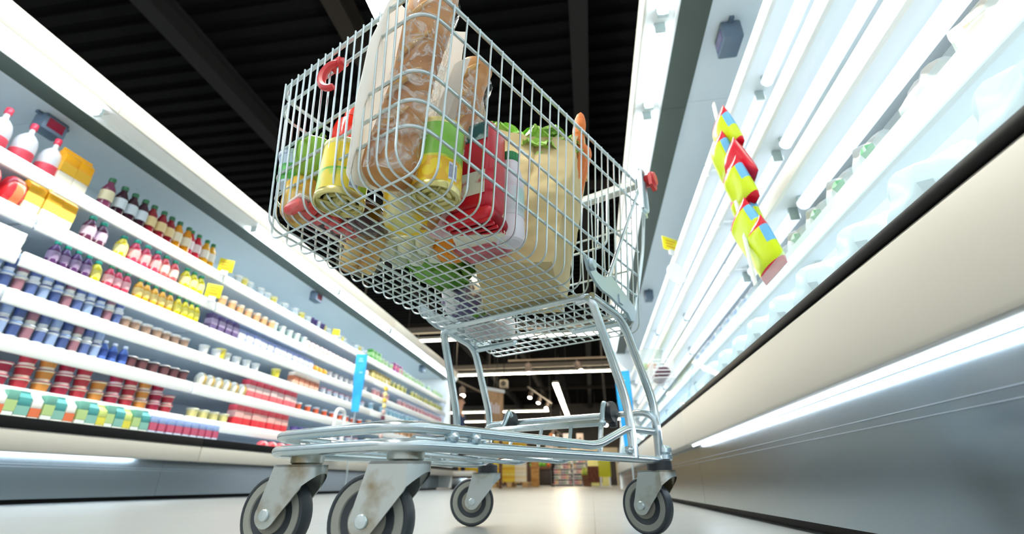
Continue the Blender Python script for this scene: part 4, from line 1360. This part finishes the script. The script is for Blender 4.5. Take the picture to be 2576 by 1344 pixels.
def caster(l, w, ang, rear):
    """pivot at (l, w); ang turns the trail direction"""
    d = V(cos(ang), sin(ang), 0)            # from pivot to axle
    ax = V(-d.y, d.x, 0)
    piv = P(l, w, 0)
    tr_ = .046
    axle = piv + d * tr_ + V(0, 0, WRAD)

    def F(a, b_, c):                         # a: away from axle towards the pivot, b: up, c: along the axle
        return axle - d * a + V(0, 0, b_) + ax * c
    fk = MB()
    top = .080
    for sg in (-1, 1):
        pol = [(.021 * cos(RAD(t0)), .021 * sin(RAD(t0))) for t0 in range(150, 322, 17)]
        pol += [(.060, .040), (.062, .044), (.062, top), (.004, top), (.0, top - .004)]
        fk.prism(pol, sg * .0255, sg * .0285, lambda x, y, tq: F(x, y, tq))

    def bow(u):
        return .062 + .024 * (1 - abs(2 * u - 1) ** 2.4), (u - .5) * .057
    for off in (0, -.003):
        fk.grid(lambda u, v: F(bow(u)[0] + off, (.044 + (bow(u)[0] - .062) * .9) * (1 - v) + top * v, bow(u)[1] * (1 + off * 20)), 13, 4)
    cap_ = [(.0, -.0285)] + [bow(k / 12) for k in range(13)] + [(.0, .0285)]
    fk.prism(cap_, top - .004, top, lambda x, y, tq: F(x, tq, y))
    o = obj('caster', fk, worn_zinc, TR)
    tyre = [(.0565, -.013), (.060, -.0150), (.0635, -.014), (.0655, -.008), (WRAD, 0), (.0655, .008), (.0635, .014), (.060, .0150), (.0565, .013)]
    obj('tyre', MB().lathe(tyre, axle, 44, 0, ax), tyre_m, o, label='dark rubber tyre')
    wd = MB()
    for sg in (-1, 1):
        wd.lathe([(.0585, sg * .012), (.0565, sg * .0148), (.0445, sg * .0148), (.042, sg * .0125), (.0405, sg * .0075), (.032, sg * .0065), (.0305, sg * .010), (.0295, sg * .0155), (.012, sg * .0165), (.0, sg * .0165)], axle, 40, [0, 0, 0, 1, 1, 1, 2, 2, 2], ax)
    obj('wheel_disc', wd, [face_m, rec_m, hub_m], o)
    ab = MB().lathe([(0, -.0335), (.0085, -.033), (.0098, -.0315), (.0098, -.0285), (.006, -.028), (.006, .028), (.0098, .0285), (.0098, .0315), (.0085, .033), (0, .0335)], axle, 18, 0, ax)
    obj('axle_bolt', ab, zinc, o)
    top_z = WRAD + top
    if rear:
        sc_ = MB().lathe([(.026, top_z - .002), (.0305, top_z), (.0305, top_z + .021), (.027, top_z + .024), (.012, top_z + .025), (.012, top_z + .03)], piv, 24)
        obj('swivel_collar', sc_, black_plastic, o, label='black plastic swivel collar')
        obj('stem_nut', MB().lathe([(.014, .168), (.018, .172), (.018, .182), (.015, .185), (.018, .188), (.018, .198), (.012, .204), (0, .206)], piv + V(.014 * (1 if w > 0 else -1), .012, 0), 14), chrome, o)
    else:
        sc_ = MB().lathe([(.024, top_z - .002), (.026, top_z + .002), (.0285, top_z + .003), (.0285, top_z + .019), (.026, top_z + .021)], piv, 24)
        obj('swivel_collar', sc_, worn_zinc, o)


caster(-.004, .126, RAD(180 + 22), False)
caster(-.004, -.126, RAD(180 + 18), False)
caster(.722, .272, RAD(180 - 12), True)
caster(.722, -.272, RAD(180 + 38), True)

# ------------------------------------------------------------------ groceries in the trolley
def gz(l):
    return zf(l) + .006


def grocery(name, label, cat, l, w, z=None, rot=0.0, group=None):
    return thing(name, label, cat, cw(l, w, gz(l) if z is None else z), (0, 0, -CA + rot), group)


def can(name, label, l, w, r, h, body, lower, accent):
    t = grocery(name, label, 'tin', l, w)
    # label sleeve: upper colour, fruit picture band, barcode patch
    def mm(u, v):
        if v > .44:
            return 0
        if v > .37:
            return 2
        return 1
    sl = MB().grid(lambda u, v: V(r * .985 * cos(2 * pi * u), r * .985 * sin(2 * pi * u), h * .06 + h * .88 * v), 36, 26, mm, cu=True)
    obj('paper_label', sl, [body, lower, accent], t)
    rim = MB()
    pr = [(.0, .004), (r * .30, .004), (r * .33, .0075), (r * .42, .0075), (r * .45, .004), (r * .62, .004), (r * .65, .0075), (r * .74, .0075), (r * .77, .003), (r * .9, .003), (r * .94, -.002), (r * .99, -.002), (r * 1.015, .003), (r * 1.015, .008), (r * .985, .012), (r * .98, h * .06)]
    rim.lathe(pr, seg=36)
    tp_ = MB().lathe([(r * .98, h * .94), (r * .985, h - .012), (r * 1.015, h - .008), (r * 1.015, h - .002), (r * .97, h), (r * .92, h - .006), (0, h - .006)], seg=36)
    # pressed code ridges on the base
    for k in range(4):
        a = .5 + k * pi / 2
        rim.tube([V(r * .2 * cos(a), r * .2 * sin(a), .0035), V(r * .84 * cos(a + .5), r * .84 * sin(a + .5), .0035)], .0035, 0, 6)
    obj('tin_top', tp_, two_tone('tin_gold', (222, 212, 150), (196, 186, 118), 16, .3, metal=.7), t)
    obj('tin_base', rim, two_tone('tin_gold', (222, 212, 150), (196, 186, 118), 16, .3, metal=.7), t, label='gold lacquered tin ends')
    bc = MB().grid(lambda u, v: V(r * .995 * cos(-.35 + .4 * u), r * .995 * sin(-.35 + .4 * u), h * (.12 + .24 * v)), 8, 5)
    o = obj('barcode', bc, mat('barcode_blue_white', (214, 222, 236), .5), t)
    bb = MB()
    for k in range(7):
        a = -.32 + .052 * k
        bb.grid(lambda u, v: V(r * 1.0 * cos(a + .022 * u), r * 1.0 * sin(a + .022 * u), h * (.15 + .18 * v)), 3, 3)
    obj('bars', bb, mat('barcode_ink', (60, 80, 130), .5), o)
    return t


can('corn_tin', 'green and yellow corn tin standing at the trolley nose by the red can', -.026, .168, .0475, .155,
    two_tone('corn_green', (112, 176, 52), (140, 198, 72), 6, .3), two_tone('corn_kernels', (240, 212, 40), (226, 176, 30), 60, .35, kind='cell'), two_tone('corn_mid', (214, 216, 60), (150, 190, 60), 20, .35))
can('bean_tin', 'yellow and green tin standing beside the wrapped bread', -.108, -.004, .047, .125,
    two_tone('bean_yellow', (236, 214, 50), (222, 190, 36), 8, .3), two_tone('bean_green', (150, 196, 60), (226, 206, 60), 26, .35), mat('bean_band', (104, 178, 60), .35))


# wrapped baguettes
crust = two_tone('bread_crust', (168, 104, 48), (214, 160, 94), 22, .55, .32, .72, bump=.5)
paper_w = mat('white_sleeve_paper', (248, 248, 246), .7, bump=.25, bscale=14)
_nt = paper_w.node_tree
_b = _nt.nodes['Principled BSDF']
_tl = _nt.nodes.new('ShaderNodeBsdfTranslucent')
_tl.inputs[0].default_value = (.95, .95, .93, 1)
_mx = _nt.nodes.new('ShaderNodeMixShader')
_mx.inputs[0].default_value = .65
_nt.links.new(_b.outputs[0], _mx.inputs[1])
_nt.links.new(_tl.outputs[0], _mx.inputs[2])
_nt.links.new(_mx.outputs[0], _nt.nodes['Material Output'].inputs[0])
wrap = film('bread_film', (255, 252, 248), .07, .06, 1.6, 26, 7.0)


def loaf(label, b0, b1, r, sleeve, paper_side, seed):
    """b0, b1: (l, w, z) ends of the axis"""
    p0, p1 = cw(*b0), cw(*b1)
    ax = (p1 - p0)
    L = ax.length
    q = V(0, 0, 1).rotation_difference(ax.normalized())
    t = tag(link('baguette', None, None, p0, None), label, 'bread')
    t.rotation_mode = 'QUATERNION'
    t.rotation_quaternion = q

    def rad(v):
        e = min(1, (1 - abs(2 * v - 1)) * 7)
        return r * (max(0, 1 - (1 - e) ** 2) ** .5) * (.93 + .10 * sin(v * 9 + seed))

    def f(u, v):
        a = 2 * pi * u
        k = rad(v)
        k2 = k * (1 + .05 * noise.noise(V(cos(a) * 2, sin(a) * 2, v * 12 + seed)))
        return V(k2 * cos(a), k2 * .9 * sin(a), v * L)
    obj('loaf', MB().grid(f, 28, 50, cu=True), crust, t)
    sc = MB()
    for k in range(5):
        z = L * (.2 + .16 * k)
        sc.tube([V(.1 * r * sin(k), 0, 0) + V(r * .75 * cos(a), r * .75 * .9 * sin(a), z + .06 * (a + 1.6)) * 1 + V(r * .22 * cos(a), r * .2 * sin(a), 0) for a in [(-2.2 + .12 * i) for i in range(11)]], [.002 + .005 * sin(pi * i / 10) for i in range(11)], 0, 6)
    obj('score_cut', sc, mat('bread_cut', (216, 170, 104), .8, bump=.4), t)
    s0, s1 = sleeve
    a0 = paper_side

    def g(u, v, k0):
        z = L * (s0 + (s1 - s0) * v)
        w = 1.14 + .10 * noise.noise(V(u * 5, v * 7, seed)) + k0 + .22 * (1 - v) ** 2 * 0 + (.35 * (v - .55) if v > .55 and k0 > .02 else 0)
        return w, z
    fm_ = MB()

    def gf(u, v):
        w, z = g(u, v, 0)
        a = a0 + pi * .5 + pi * 1.15 * u
        return V(r * w * cos(a), r * w * .92 * sin(a), z)
    fm_.grid(gf, 30, 40)
    obj('clear_film', fm_, wrap, t, label='crinkled clear film')
    pm = MB()

    def gp(u, v):
        w, z = g(u, v, .06)
        a = a0 - pi * .54 + pi * 1.08 * u
        k = w + (1.25 * abs(2 * u - 1) ** 3) * (.5 + .5 * sin(pi * min(1, v * 1.1)))
        return V(r * k * cos(a), r * k * .92 * sin(a), z + .01 * sin(6 * u))
    pm.grid(gp, 22, 30)
    pm.grid(lambda u, v: gp(u, v) * 1.0 + V(.0015 * cos(a0), .0015 * sin(a0), 0), 22, 30)
    obj('paper_sleeve', pm, paper_w, t, label='white paper back of the sleeve')
    return t


loaf('long baguette in a film and paper sleeve rising above the trolley rim', (-.098, .112, gz(-.09)), (-.085, .196, 1.16), .050, (.02, .80), RAD(155), 1)
loaf('shorter baguette leaning behind the corn tin, its round end poking out', (.034, .070, gz(.03)), (.070, .178, 1.02), .043, (.03, .86), RAD(185), 4)

# red canister
t = grocery('red_canister', 'tall red canister with ribbed foot beside the white milk bottle', 'canister', .098, .165, None, .15)
rb = MB()
rb.box((-.052, -.04, .03), (.052, .04, .255), 0, .022, None, 4)
obj('body', rb, mat('canister_red', (200, 24, 48), .3), t)
ft = MB()
for k in range(4):
    ft.box((-.056, -.044 + .001 * k, .0 + .0), (.056, .044, .034), 0, .016, None, 3)
for k in range(5):
    ft.box((-.05, -.036 + .0155 * k, -.003), (.05, -.027 + .0155 * k, .003), 0, .002)
obj('ribbed_foot', ft, mat('canister_foot', (214, 26, 46), .28), t)
lb = MB().box((-.0535, -.028, .055), (-.0525, .030, .12), 0, 0).box((-.03, -.0415, .06), (.04, -.0405, .115))
obj('label_patch', lb, two_tone('flower_patch', (240, 236, 226), (206, 60, 70), 34, .4, .5, .62), t, label='white flowered label patch')
lg = MB().box((-.0535, -.028, .20), (-.0525, .03, .242)).box((-.04, -.0415, .195), (.045, -.0405, .24))
obj('teal_badge', lg, two_tone('badge_teal', (30, 92, 96), (176, 206, 200), 40, .4, .5, .66), t, label='dark teal badge')
# red mince tray
t = grocery('meat_tray', 'flat red meat tray under film behind the red canister', 'tray', .178, .118, None, .1)
obj('tray', MB().box((-.055, -.04, 0), (.055, .04, .04), 0, .012, None, 3), two_tone('mince_red', (186, 40, 62), (226, 110, 124), 30, .4, .4, .7, bump=.4), t)
obj('film_cover', MB().box((-.058, -.043, -.002), (.058, .043, .044), 0, .012, None, 3), film('tray_film', (255, 255, 255), .05, .08, .6, 30, 4.0), t)
# milk bottle
t = grocery('milk_bottle', 'white dairy bottle with green cap beside the paper bag', 'bottle', .172, .196)
obj('body', MB().lathe([(.018, .004), (.024, 0), (.030, .004), (.0325, .014), (.0325, .05), (.031, .056), (.031, .13), (.0325, .136), (.0315, .155), (.024, .185), (.0205, .20), (.0205, .206), (.018, .208)], seg=28), mat('milk_plastic', (232, 226, 234), .3, spec=.5), t)
obj('label_sleeve', MB().lathe([(.0318, .058), (.0322, .06), (.0322, .127), (.0318, .129)], seg=28), two_tone('milk_label', (236, 232, 240), (180, 214, 210), 8, .4), t)
pt = MB()
for k in range(5):
    pt.grid(lambda u, v: V(.0327 * cos(-2.2 + .42 * u), .0327 * sin(-2.2 + .42 * u), .068 + .010 * k + .005 * v), 6, 2)
obj('print', pt, mat('milk_print', (70, 150, 132), .5), t, label='teal printed lines')
cp_ = MB().lathe([(.0215, .205), (.0225, .207), (.0225, .226), (.020, .229), (0, .229)], seg=28)
for k in range(20):
    a = 2 * pi * k / 20
    cp_.tube([V(.0225 * cos(a), .0225 * sin(a), .208), V(.0225 * cos(a), .0225 * sin(a), .225)], .0012, 0, 4)
obj('cap', cp_, mat('cap_green', (18, 138, 76), .35), t)

# paper bag
t = grocery('paper_bag', 'brown paper grocery bag filled with lettuce and carrots', 'paper bag', .36, .09, 0)
bc_ = {'A': (.205, .075), 'C': (.285, .232), 'D': (.545, .118), 'E': (.455, -.085)}
tc_ = {'A': (.250, .100), 'C': (.400, .268), 'D': (.575, .200), 'E': (.455, -.020)}


def bagpt(u, v, gr=0):
    """u round the four sides, v up"""
    ks = 'ACDE'
    k = int(u * 4) % 4
    q = u * 4 - int(u * 4)
    a, b_ = ks[k], ks[(k + 1) % 4]
    bl, bw = [bc_[a][i] * (1 - q) + bc_[b_][i] * q for i in (0, 1)]
    tl, tw = [tc_[a][i] * (1 - q) + tc_[b_][i] * q for i in (0, 1)]
    v2 = v
    l, w = bl * (1 - v2) + tl * v2, bw * (1 - v2) + tw * v2
    z0 = gz(bl) + .004
    z1 = .985 - .015 * sin(u * 4 * pi) + (.02 if k == 1 else 0) * sin(pi * q)
    z = z0 + (z1 - z0) * v
    bul = (.022 * sin(pi * min(1, v * 1.15)) * sin(pi * q)) + .008 * noise.noise(V(u * 9, v * 6, 3)) + .006 * noise.noise(V(u * 22, v * 14, 8))
    bul -= .010 * (abs(q - .5) < .04) * (k in (0, 2)) * v
    cl, cwid = .38, .09
    dl, dw = l - cl, w - cwid
    n_ = math.hypot(dl, dw)
    sc_ = 1 + bul / n_ - .02 * v * 0
    l, w = cl + dl * sc_, cwid + dw * sc_
    return V(w - .09, l - .36, z)


bm_ = MB().grid(bagpt, 96, 44, cu=True)


def bagbot(u, v):
    a = bagpt(u, 0)
    c = V(0, .02, gz(.38) + .004)
    return c.lerp(a, v)


bm_.grid(bagbot, 96, 6, cu=True)
obj('bag', bm_, two_tone('kraft_paper', (222, 202, 156), (200, 176, 124), 5, .8, .3, .75, bump=.15), t)
for sg, (a, b_) in ((0, ('D', 'C')), (1, ('E', 'A'))):
    pa = [V(tc_[k][1] - .09, tc_[k][0] - .36, .95) for k in (a, b_)]
    m0, m1 = pa[0].lerp(pa[1], .12), pa[0].lerp(pa[1], .48)
    obj('twisted_handle', MB().tube(fillet([m0, m0 + V(.0, .01, .13), m1 + V(0, .01, .13), m1], .05, 7), .0065, 0, 8), two_tone('paper_cord', (222, 196, 140), (190, 160, 104), 40, .8, stretch=(1, 1, 3)), t)

leafg = two_tone('lettuce_green', (120, 190, 56), (186, 226, 112), 10, .5, .3, .7, bump=.3)
leafd = two_tone('lettuce_deep', (62, 126, 36), (124, 180, 66), 9, .5, .3, .7, bump=.4)


def lettuce(l, w, z, s, n, label, m, seed, name='lettuce'):
    t = thing(name, label, 'lettuce', cw(l, w, z), (0, 0, -CA))
    r2 = random.Random(seed)
    obj('heart', MB().blob((0, 0, 0), (s * .72, s * .72, s * .66), .25, 3, 0, 22, 14, seed), m, t)
    for k in range(n):
        a = r2.uniform(0, 2 * pi)
        el = r2.uniform(-.75, 1.15)
        ln = s * r2.uniform(.75, 1.05)
        ph = r2.uniform(0, 6)
        dr = V(cos(a) * cos(el), sin(a) * cos(el), sin(el))
        sd = dr.cross(V(0, 0, 1)).normalized()
        up_ = sd.cross(dr)

        def f(u, v):
            wd = ln * .62 * sin(pi * (.12 + .8 * v)) * (u - .5) * 2
            ruf = .10 * s * v * sin(u * 26 + ph) * abs(2 * u - 1) + .05 * s * sin(v * 12 + ph + u * 9)
            return dr * (s * .35 + ln * .75 * v) + sd * wd + up_ * (ruf + .28 * s * (v ** 2) * (1 if k % 2 else -.3) - .25 * s * abs(2 * u - 1) ** 2)
        lf = MB().grid(f, 20, 9)
        obj('leaf', lf, m, t)
    return t


lettuce(.335, .05, .985, .085, 14, 'curly lettuce showing at the back left of the paper bag', leafg, 3)
lettuce(.375, .155, .965, .08, 16, 'curly lettuce sticking up in the middle of the paper bag', leafg, 5)
lettuce(.405, .205, .965, .055, 14, 'curly lettuce by the carrots in the paper bag', leafg, 8)
lettuce(.262, -.095, gz(.26) + .085, .095, 26, 'dark green leafy lettuce lying on the trolley floor', leafd, 11, 'leafy_lettuce')


def carrot(b0, b1, r, label, seed):
    p0, p1 = cw(*b0), cw(*b1)
    L = (p1 - p0).length
    t = MB()

    def f(u, v):
        a = 2 * pi * u
        k = r * (.55 + .45 * v) * min(1, ((1 - v) * 9) ** .5 + .02) * (1 + .04 * noise.noise(V(cos(a), sin(a), v * 14 + seed)))
        return V(k * cos(a), k * sin(a), L * v)
    t.grid(f, 18, 36, cu=True)
    o = obj('carrot', t, mat('carrot_orange', (226, 120, 44), .5, var=.12, bump=.4, bscale=30, stretch=(1, 1, 5)), None, p0)
    o.rotation_mode = 'QUATERNION'
    o.rotation_quaternion = V(0, 0, 1).rotation_difference((p1 - p0).normalized())
    tag(o, label, 'carrot', None)
    return o


carrot((.455, .195, .74), (.415, .272, 1.078), .019, 'carrot standing tall out of the paper bag', 1)
carrot((.47, .185, .74), (.505, .245, 1.03), .019, 'short carrot top lower down beside the bag handle', 2)
carrot((.48, .17, .74), (.468, .254, 1.01), .017, 'carrot tucked between the tall carrot and the bag edge', 3)

# cheese wedge in paper standing on the red canister
t = grocery('cheese_wedge', 'yellow cheese wedge in white wrap standing between bread and paper bag', 'cheese', .134, .142, None, .5)
obj('wedge', MB().prism([(-.045, .02), (.045, .02), (.0, .33)], -.03, .028, lambda x, y, q: (x, q, y)), two_tone('cheese_yellow', (226, 196, 104), (240, 220, 150), 6, .5), t)
obj('wrap', MB().prism([(.002, .37), (-.006, .34), (.05, .02), (.062, .02)], -.034, .032, lambda x, y, q: (x, q, y)).prism([(-.05, .0), (.06, .0), (.06, .022), (-.05, .022)], -.034, .032, lambda x, y, q: (x, q, y)).prism([(-.03, .24), (.03, .24), (.004, .37), (-.006, .37)], -.034, .0, lambda x, y, q: (x, q - .002, y)), mat('cheese_wrap', (242, 236, 214), .6, bump=.2), t)

# fruit and small packs on the basket floor
orr = grocery('orange', 'single orange on the trolley floor next to the leafy lettuce', 'fruit', .168, .036)
obj('fruit', MB().blob((0, 0, .047), (.05, .05, .047), .02, 2, 0, 28, 18), mat('orange_peel', (240, 146, 6), .42, var=.08, bump=.25, bscale=120), orr)
obj('stem_star', MB().lathe([(.006, .0), (.004, .004), (0, .005)], (.012, -.01, .0935), 6), mat('stem_green', (110, 120, 50), .7), orr)
t = grocery('egg_box', 'pale green plastic egg box with six cups on the trolley floor', 'egg box', .118, -.04, None, .25)
eb = MB()
for i in range(3):
    for j in range(2):
        eb.lathe([(.006, 0), (.013, .001), (.0175, .008), (.021, .026), (.022, .034)], (-.048 + .047 * i, -.024 + .047 * j, 0), 16)
eb.box((-.074, -.05, .032), (.074, .05, .04), 0, .004)
obj('cups', eb, mat('eggbox_pale', (222, 228, 204), .35), t)
obj('lid', MB().box((-.07, -.046, .039), (.07, .046, .072), 0, .02, None, 3), mat('eggbox_lid', (228, 232, 214), .35), t)
t = grocery('salad_tub', 'lemon patterned yellow and white tub next to the corn tin', 'tub', .01, .055)
obj('tub', MB().lathe([(.036, .002), (.042, 0), (.046, .004), (.053, .075), (.055, .08)], seg=30, m=[0, 0, 0, 0]), two_tone('lemon_pattern', (238, 200, 6), (240, 238, 190), 13, .35, .5, .6), t)
obj('lid', MB().lathe([(.056, .078), (.058, .08), (.058, .09), (.054, .093), (0, .093)], seg=30), mat('tub_lid', (238, 240, 226), .35), t)
obj('base_mark', MB().lathe([(.0, -.001), (.03, -.001), (.032, .002)], seg=24), mat('tub_base', (228, 222, 140), .35), t)
g = grocery('garlic_bulb', 'pinkish white garlic bulb between the yellow tub and the meat tray', 'garlic', .082, .088)
gb = MB()
gb.grid(lambda u, v: V(*(lambda a, b_, k: (k * cos(a), k * sin(a), .032 + .032 * sin(b_)))(2 * pi * u, pi * (v - .5), .036 * cos(pi * (v - .5)) * (1 + .09 * abs(sin(2 * pi * u * 4))))), 48, 14, cu=True)
gb.tube([(0, 0, .06), (.003, 0, .085)], [.008, .004], 0, 8)
obj('bulb', gb, two_tone('garlic_skin', (240, 224, 222), (222, 180, 184), 9, .5, stretch=(1, 1, .3)), g)
t = grocery('aubergine', 'dark purple aubergine with green calyx lying between tub and crab sticks', 'aubergine', -.002, -.052, None, .35)
obj('fruit', MB().grid(lambda u, v: V(*(lambda k, z: (k * cos(2 * pi * u), -.066 + .132 * v, .0415 + k * .94 * sin(2 * pi * u)))(.044 * (max(0, sin(pi * min(1, .02 + v * .98))) ** .45) * (1.0 - .28 * v), 0)), 28, 26, cu=True), mat('aubergine_skin', (58, 22, 26), .22, var=.2, coat=.4), t)
cx = MB()
for k in range(6):
    a = 2 * pi * k / 6
    cx.grid(lambda u, v: V((.010 + .024 * v) * cos(a + (u - .5) * (1 - v) * 1.0), .062 - .032 * v, .0415 + (.010 + .022 * v) * sin(a + (u - .5) * (1 - v))), 4, 6)
cx.tube([(0, .055, .0415), (.003, .085, .046)], .0075, 0, 8)
obj('calyx', cx, mat('calyx_green', (70, 110, 40), .6), t)
# crab sticks
t = grocery('crab_stick_pack', 'clear pack of red and white crab sticks along the trolley side', 'pack', -.075, -.092, None, -.1)
for k in range(6):
    y = -.066 + .0265 * k
    st = MB().box((-.027, y - .0115, .003), (.027, y + .0115, .026), 0, .009, lambda p: V(p.x + .006 * sin(k * 2.3), p.y + .12 * p.x * (-1) ** k, p.z))
    obj('crab_stick', st, two_tone('crab_red', (214, 10, 14), (232, 50, 44), 20, .35, .5, .8), t)
obj('white_side', MB().box((-.026, -.075, .026), (.026, .075, .034), 0, .004), mat('crab_white', (240, 226, 220), .5), t)
obj('film_bag', MB().box((-.034, -.086, -.001), (.034, .086, .038), 0, .012, None, 3), film('tray_film', (255, 255, 255), .05, .08, .6, 30, 4.0), t)
# rolls pack
t = grocery('rolls_pack', 'pack of golden bread rolls at the far side of the trolley floor', 'pack', .068, -.155, None, -.55)
for i in range(4):
    for j in range(2):
        rl_ = MB().blob((-.066 + .044 * i, -.021 + .042 * j, .026), (.0245, .023, .024), .08, 3, 0, 16, 10, i * 2 + j)
        obj('bread_roll', rl_, two_tone('roll_crust', (204, 152, 62), (240, 222, 170), 16, .7, .35, .7, bump=.4), t)
obj('film_bag', MB().blob((0, 0, .027), (.104, .056, .030), .1, 4, 0, 28, 14, 2, None, .7), film('rolls_film', (255, 252, 240), .07, .08, .7, 30), t)
# printed purple bag beside the paper bag, and a lower pale pack
t = grocery('printed_bag', 'white bag with small purple print behind the leafy lettuce', 'bag', .44, -.152, None, .3)
obj('bag', MB().blob((0, 0, .06), (.06, .085, .06), .18, 3, 0, 24, 14, 6, None, .8), two_tone('purple_print', (236, 232, 240), (96, 88, 136), 22, .4, .52, .58), t)
obj('seal', MB().box((-.05, -.004, .11), (.05, .004, .14), 0, .002), mat('seal_white', (232, 230, 236), .4), t)
t = grocery('pale_pack', 'pale rosy pack at the rear of the trolley floor above the cross tube', 'pack', .585, -.168, None, .3)
obj('pack', MB().box((-.07, -.06, 0), (.07, .06, .07), 0, .02, None, 3), two_tone('rosy_wrap', (226, 212, 208), (200, 188, 200), 14, .4, .4, .7), t)
obj('seal', MB().box((-.05, -.004, .066), (.05, .004, .095), 0, .002), mat('seal_white', (232, 230, 236), .4), t)
t = grocery('parsley_bunch', 'small bunch of dark green herbs beside the printed bag', 'herbs', .475, -.115, gz(.47), 0)
pb = MB()
for k in range(40):
    a = rnd.uniform(0, 2 * pi)
    q = V(cos(a) * rnd.uniform(.0, .03), sin(a) * rnd.uniform(0, .03), rnd.uniform(.004, .05))
    pb.blob(q, (.012, .010, .005), .3, 4, 0, 8, 5, k)
obj('leaf', pb, leafd, t)
obj('stem', MB().tube([(0, 0, .01), (.03, .02, .06)], .004, 0, 6), leafd, t)

# things standing at the far nose corner
t = grocery('crisps_bag', 'golden printed bag standing under the green pepper', 'bag', -.112, -.145, None, .2)
obj('bag', MB().blob((0, 0, .058), (.032, .032, .058), .12, 3, 0, 22, 14, 3, None, .75), two_tone('gold_print', (226, 184, 66), (170, 110, 36), 18, .3, .45, .65), t)
obj('seal', MB().box((-.026, -.003, .104), (.026, .003, .114), 0, .001), mat('gold_seal', (220, 180, 70), .3, .5), t)
t = grocery('green_pepper', 'large green pepper resting on the golden bag', 'pepper', -.108, -.132, gz(-.1) + .110, .2)


def pepf(u, v):
    a, b_ = 2 * pi * u, pi * (v - .5)
    k = 1 + .11 * cos(4 * a) * cos(b_)
    tp = .012 * math.exp(-((1 - v) * 9) ** 2)
    return V(.043 * k * max(0, cos(b_)) ** .62 * cos(a), .043 * k * max(0, cos(b_)) ** .62 * sin(a), .052 + .052 * sin(b_) - tp * 1.4)


obj('fruit', MB().grid(pepf, 44, 22, cu=True), two_tone('pepper_green', (112, 164, 40), (150, 196, 74), 4, .22), t)
obj('stalk', MB().tube([(0, 0, .085), (.003, .002, .105), (.012, .004, .12)], [.009, .006, .007], 0, 8), mat('stalk_green', (96, 140, 52), .5), t)
t = grocery('sauce_bottle', 'glossy red sauce bottle standing behind the yellow tin', 'bottle', -.045, -.118, gz(-.05) + .042, 0)
obj('body', MB().lathe([(.020, 0), (.030, .003), (.032, .012), (.032, .13), (.037, .16), (.038, .225), (.032, .255), (.016, .275), (.014, .282)], seg=26), mat('sauce_red', (226, 48, 30), .2, coat=.3), t)
obj('label_band', MB().lathe([(.0325, .04), (.033, .042), (.033, .115), (.0325, .117)], seg=26), mat('sauce_label', (246, 226, 220), .45), t)
obj('cap', MB().lathe([(.016, .278), (.016, .302), (.013, .306), (0, .306)], seg=20), mat('sauce_cap', (232, 70, 54), .35), t)
t = grocery('herb_tray', 'pale blue tub with a green leafy picture at the far nose corner', 'tub', -.112, -.186, .700, 0)
obj('tub', MB().lathe([(.026, 0), (.030, .003), (.036, .06), (.039, .066), (.039, .072)], (0, 0, 0), 24), mat('tub_pale_blue', (196, 216, 238), .3), t)
obj('leaf_picture', MB().lathe([(.0305, .008), (.0312, .010), (.0352, .045), (.0350, .047)], (0, 0, 0), 24), two_tone('leaf_picture_green', (34, 146, 50), (100, 200, 90), 26, .4), t)
obj('lid', MB().lathe([(.040, .070), (.041, .072), (.041, .08), (0, .083)], (0, 0, 0), 24), mat('tub_lid_blue', (206, 220, 240), .3), t)
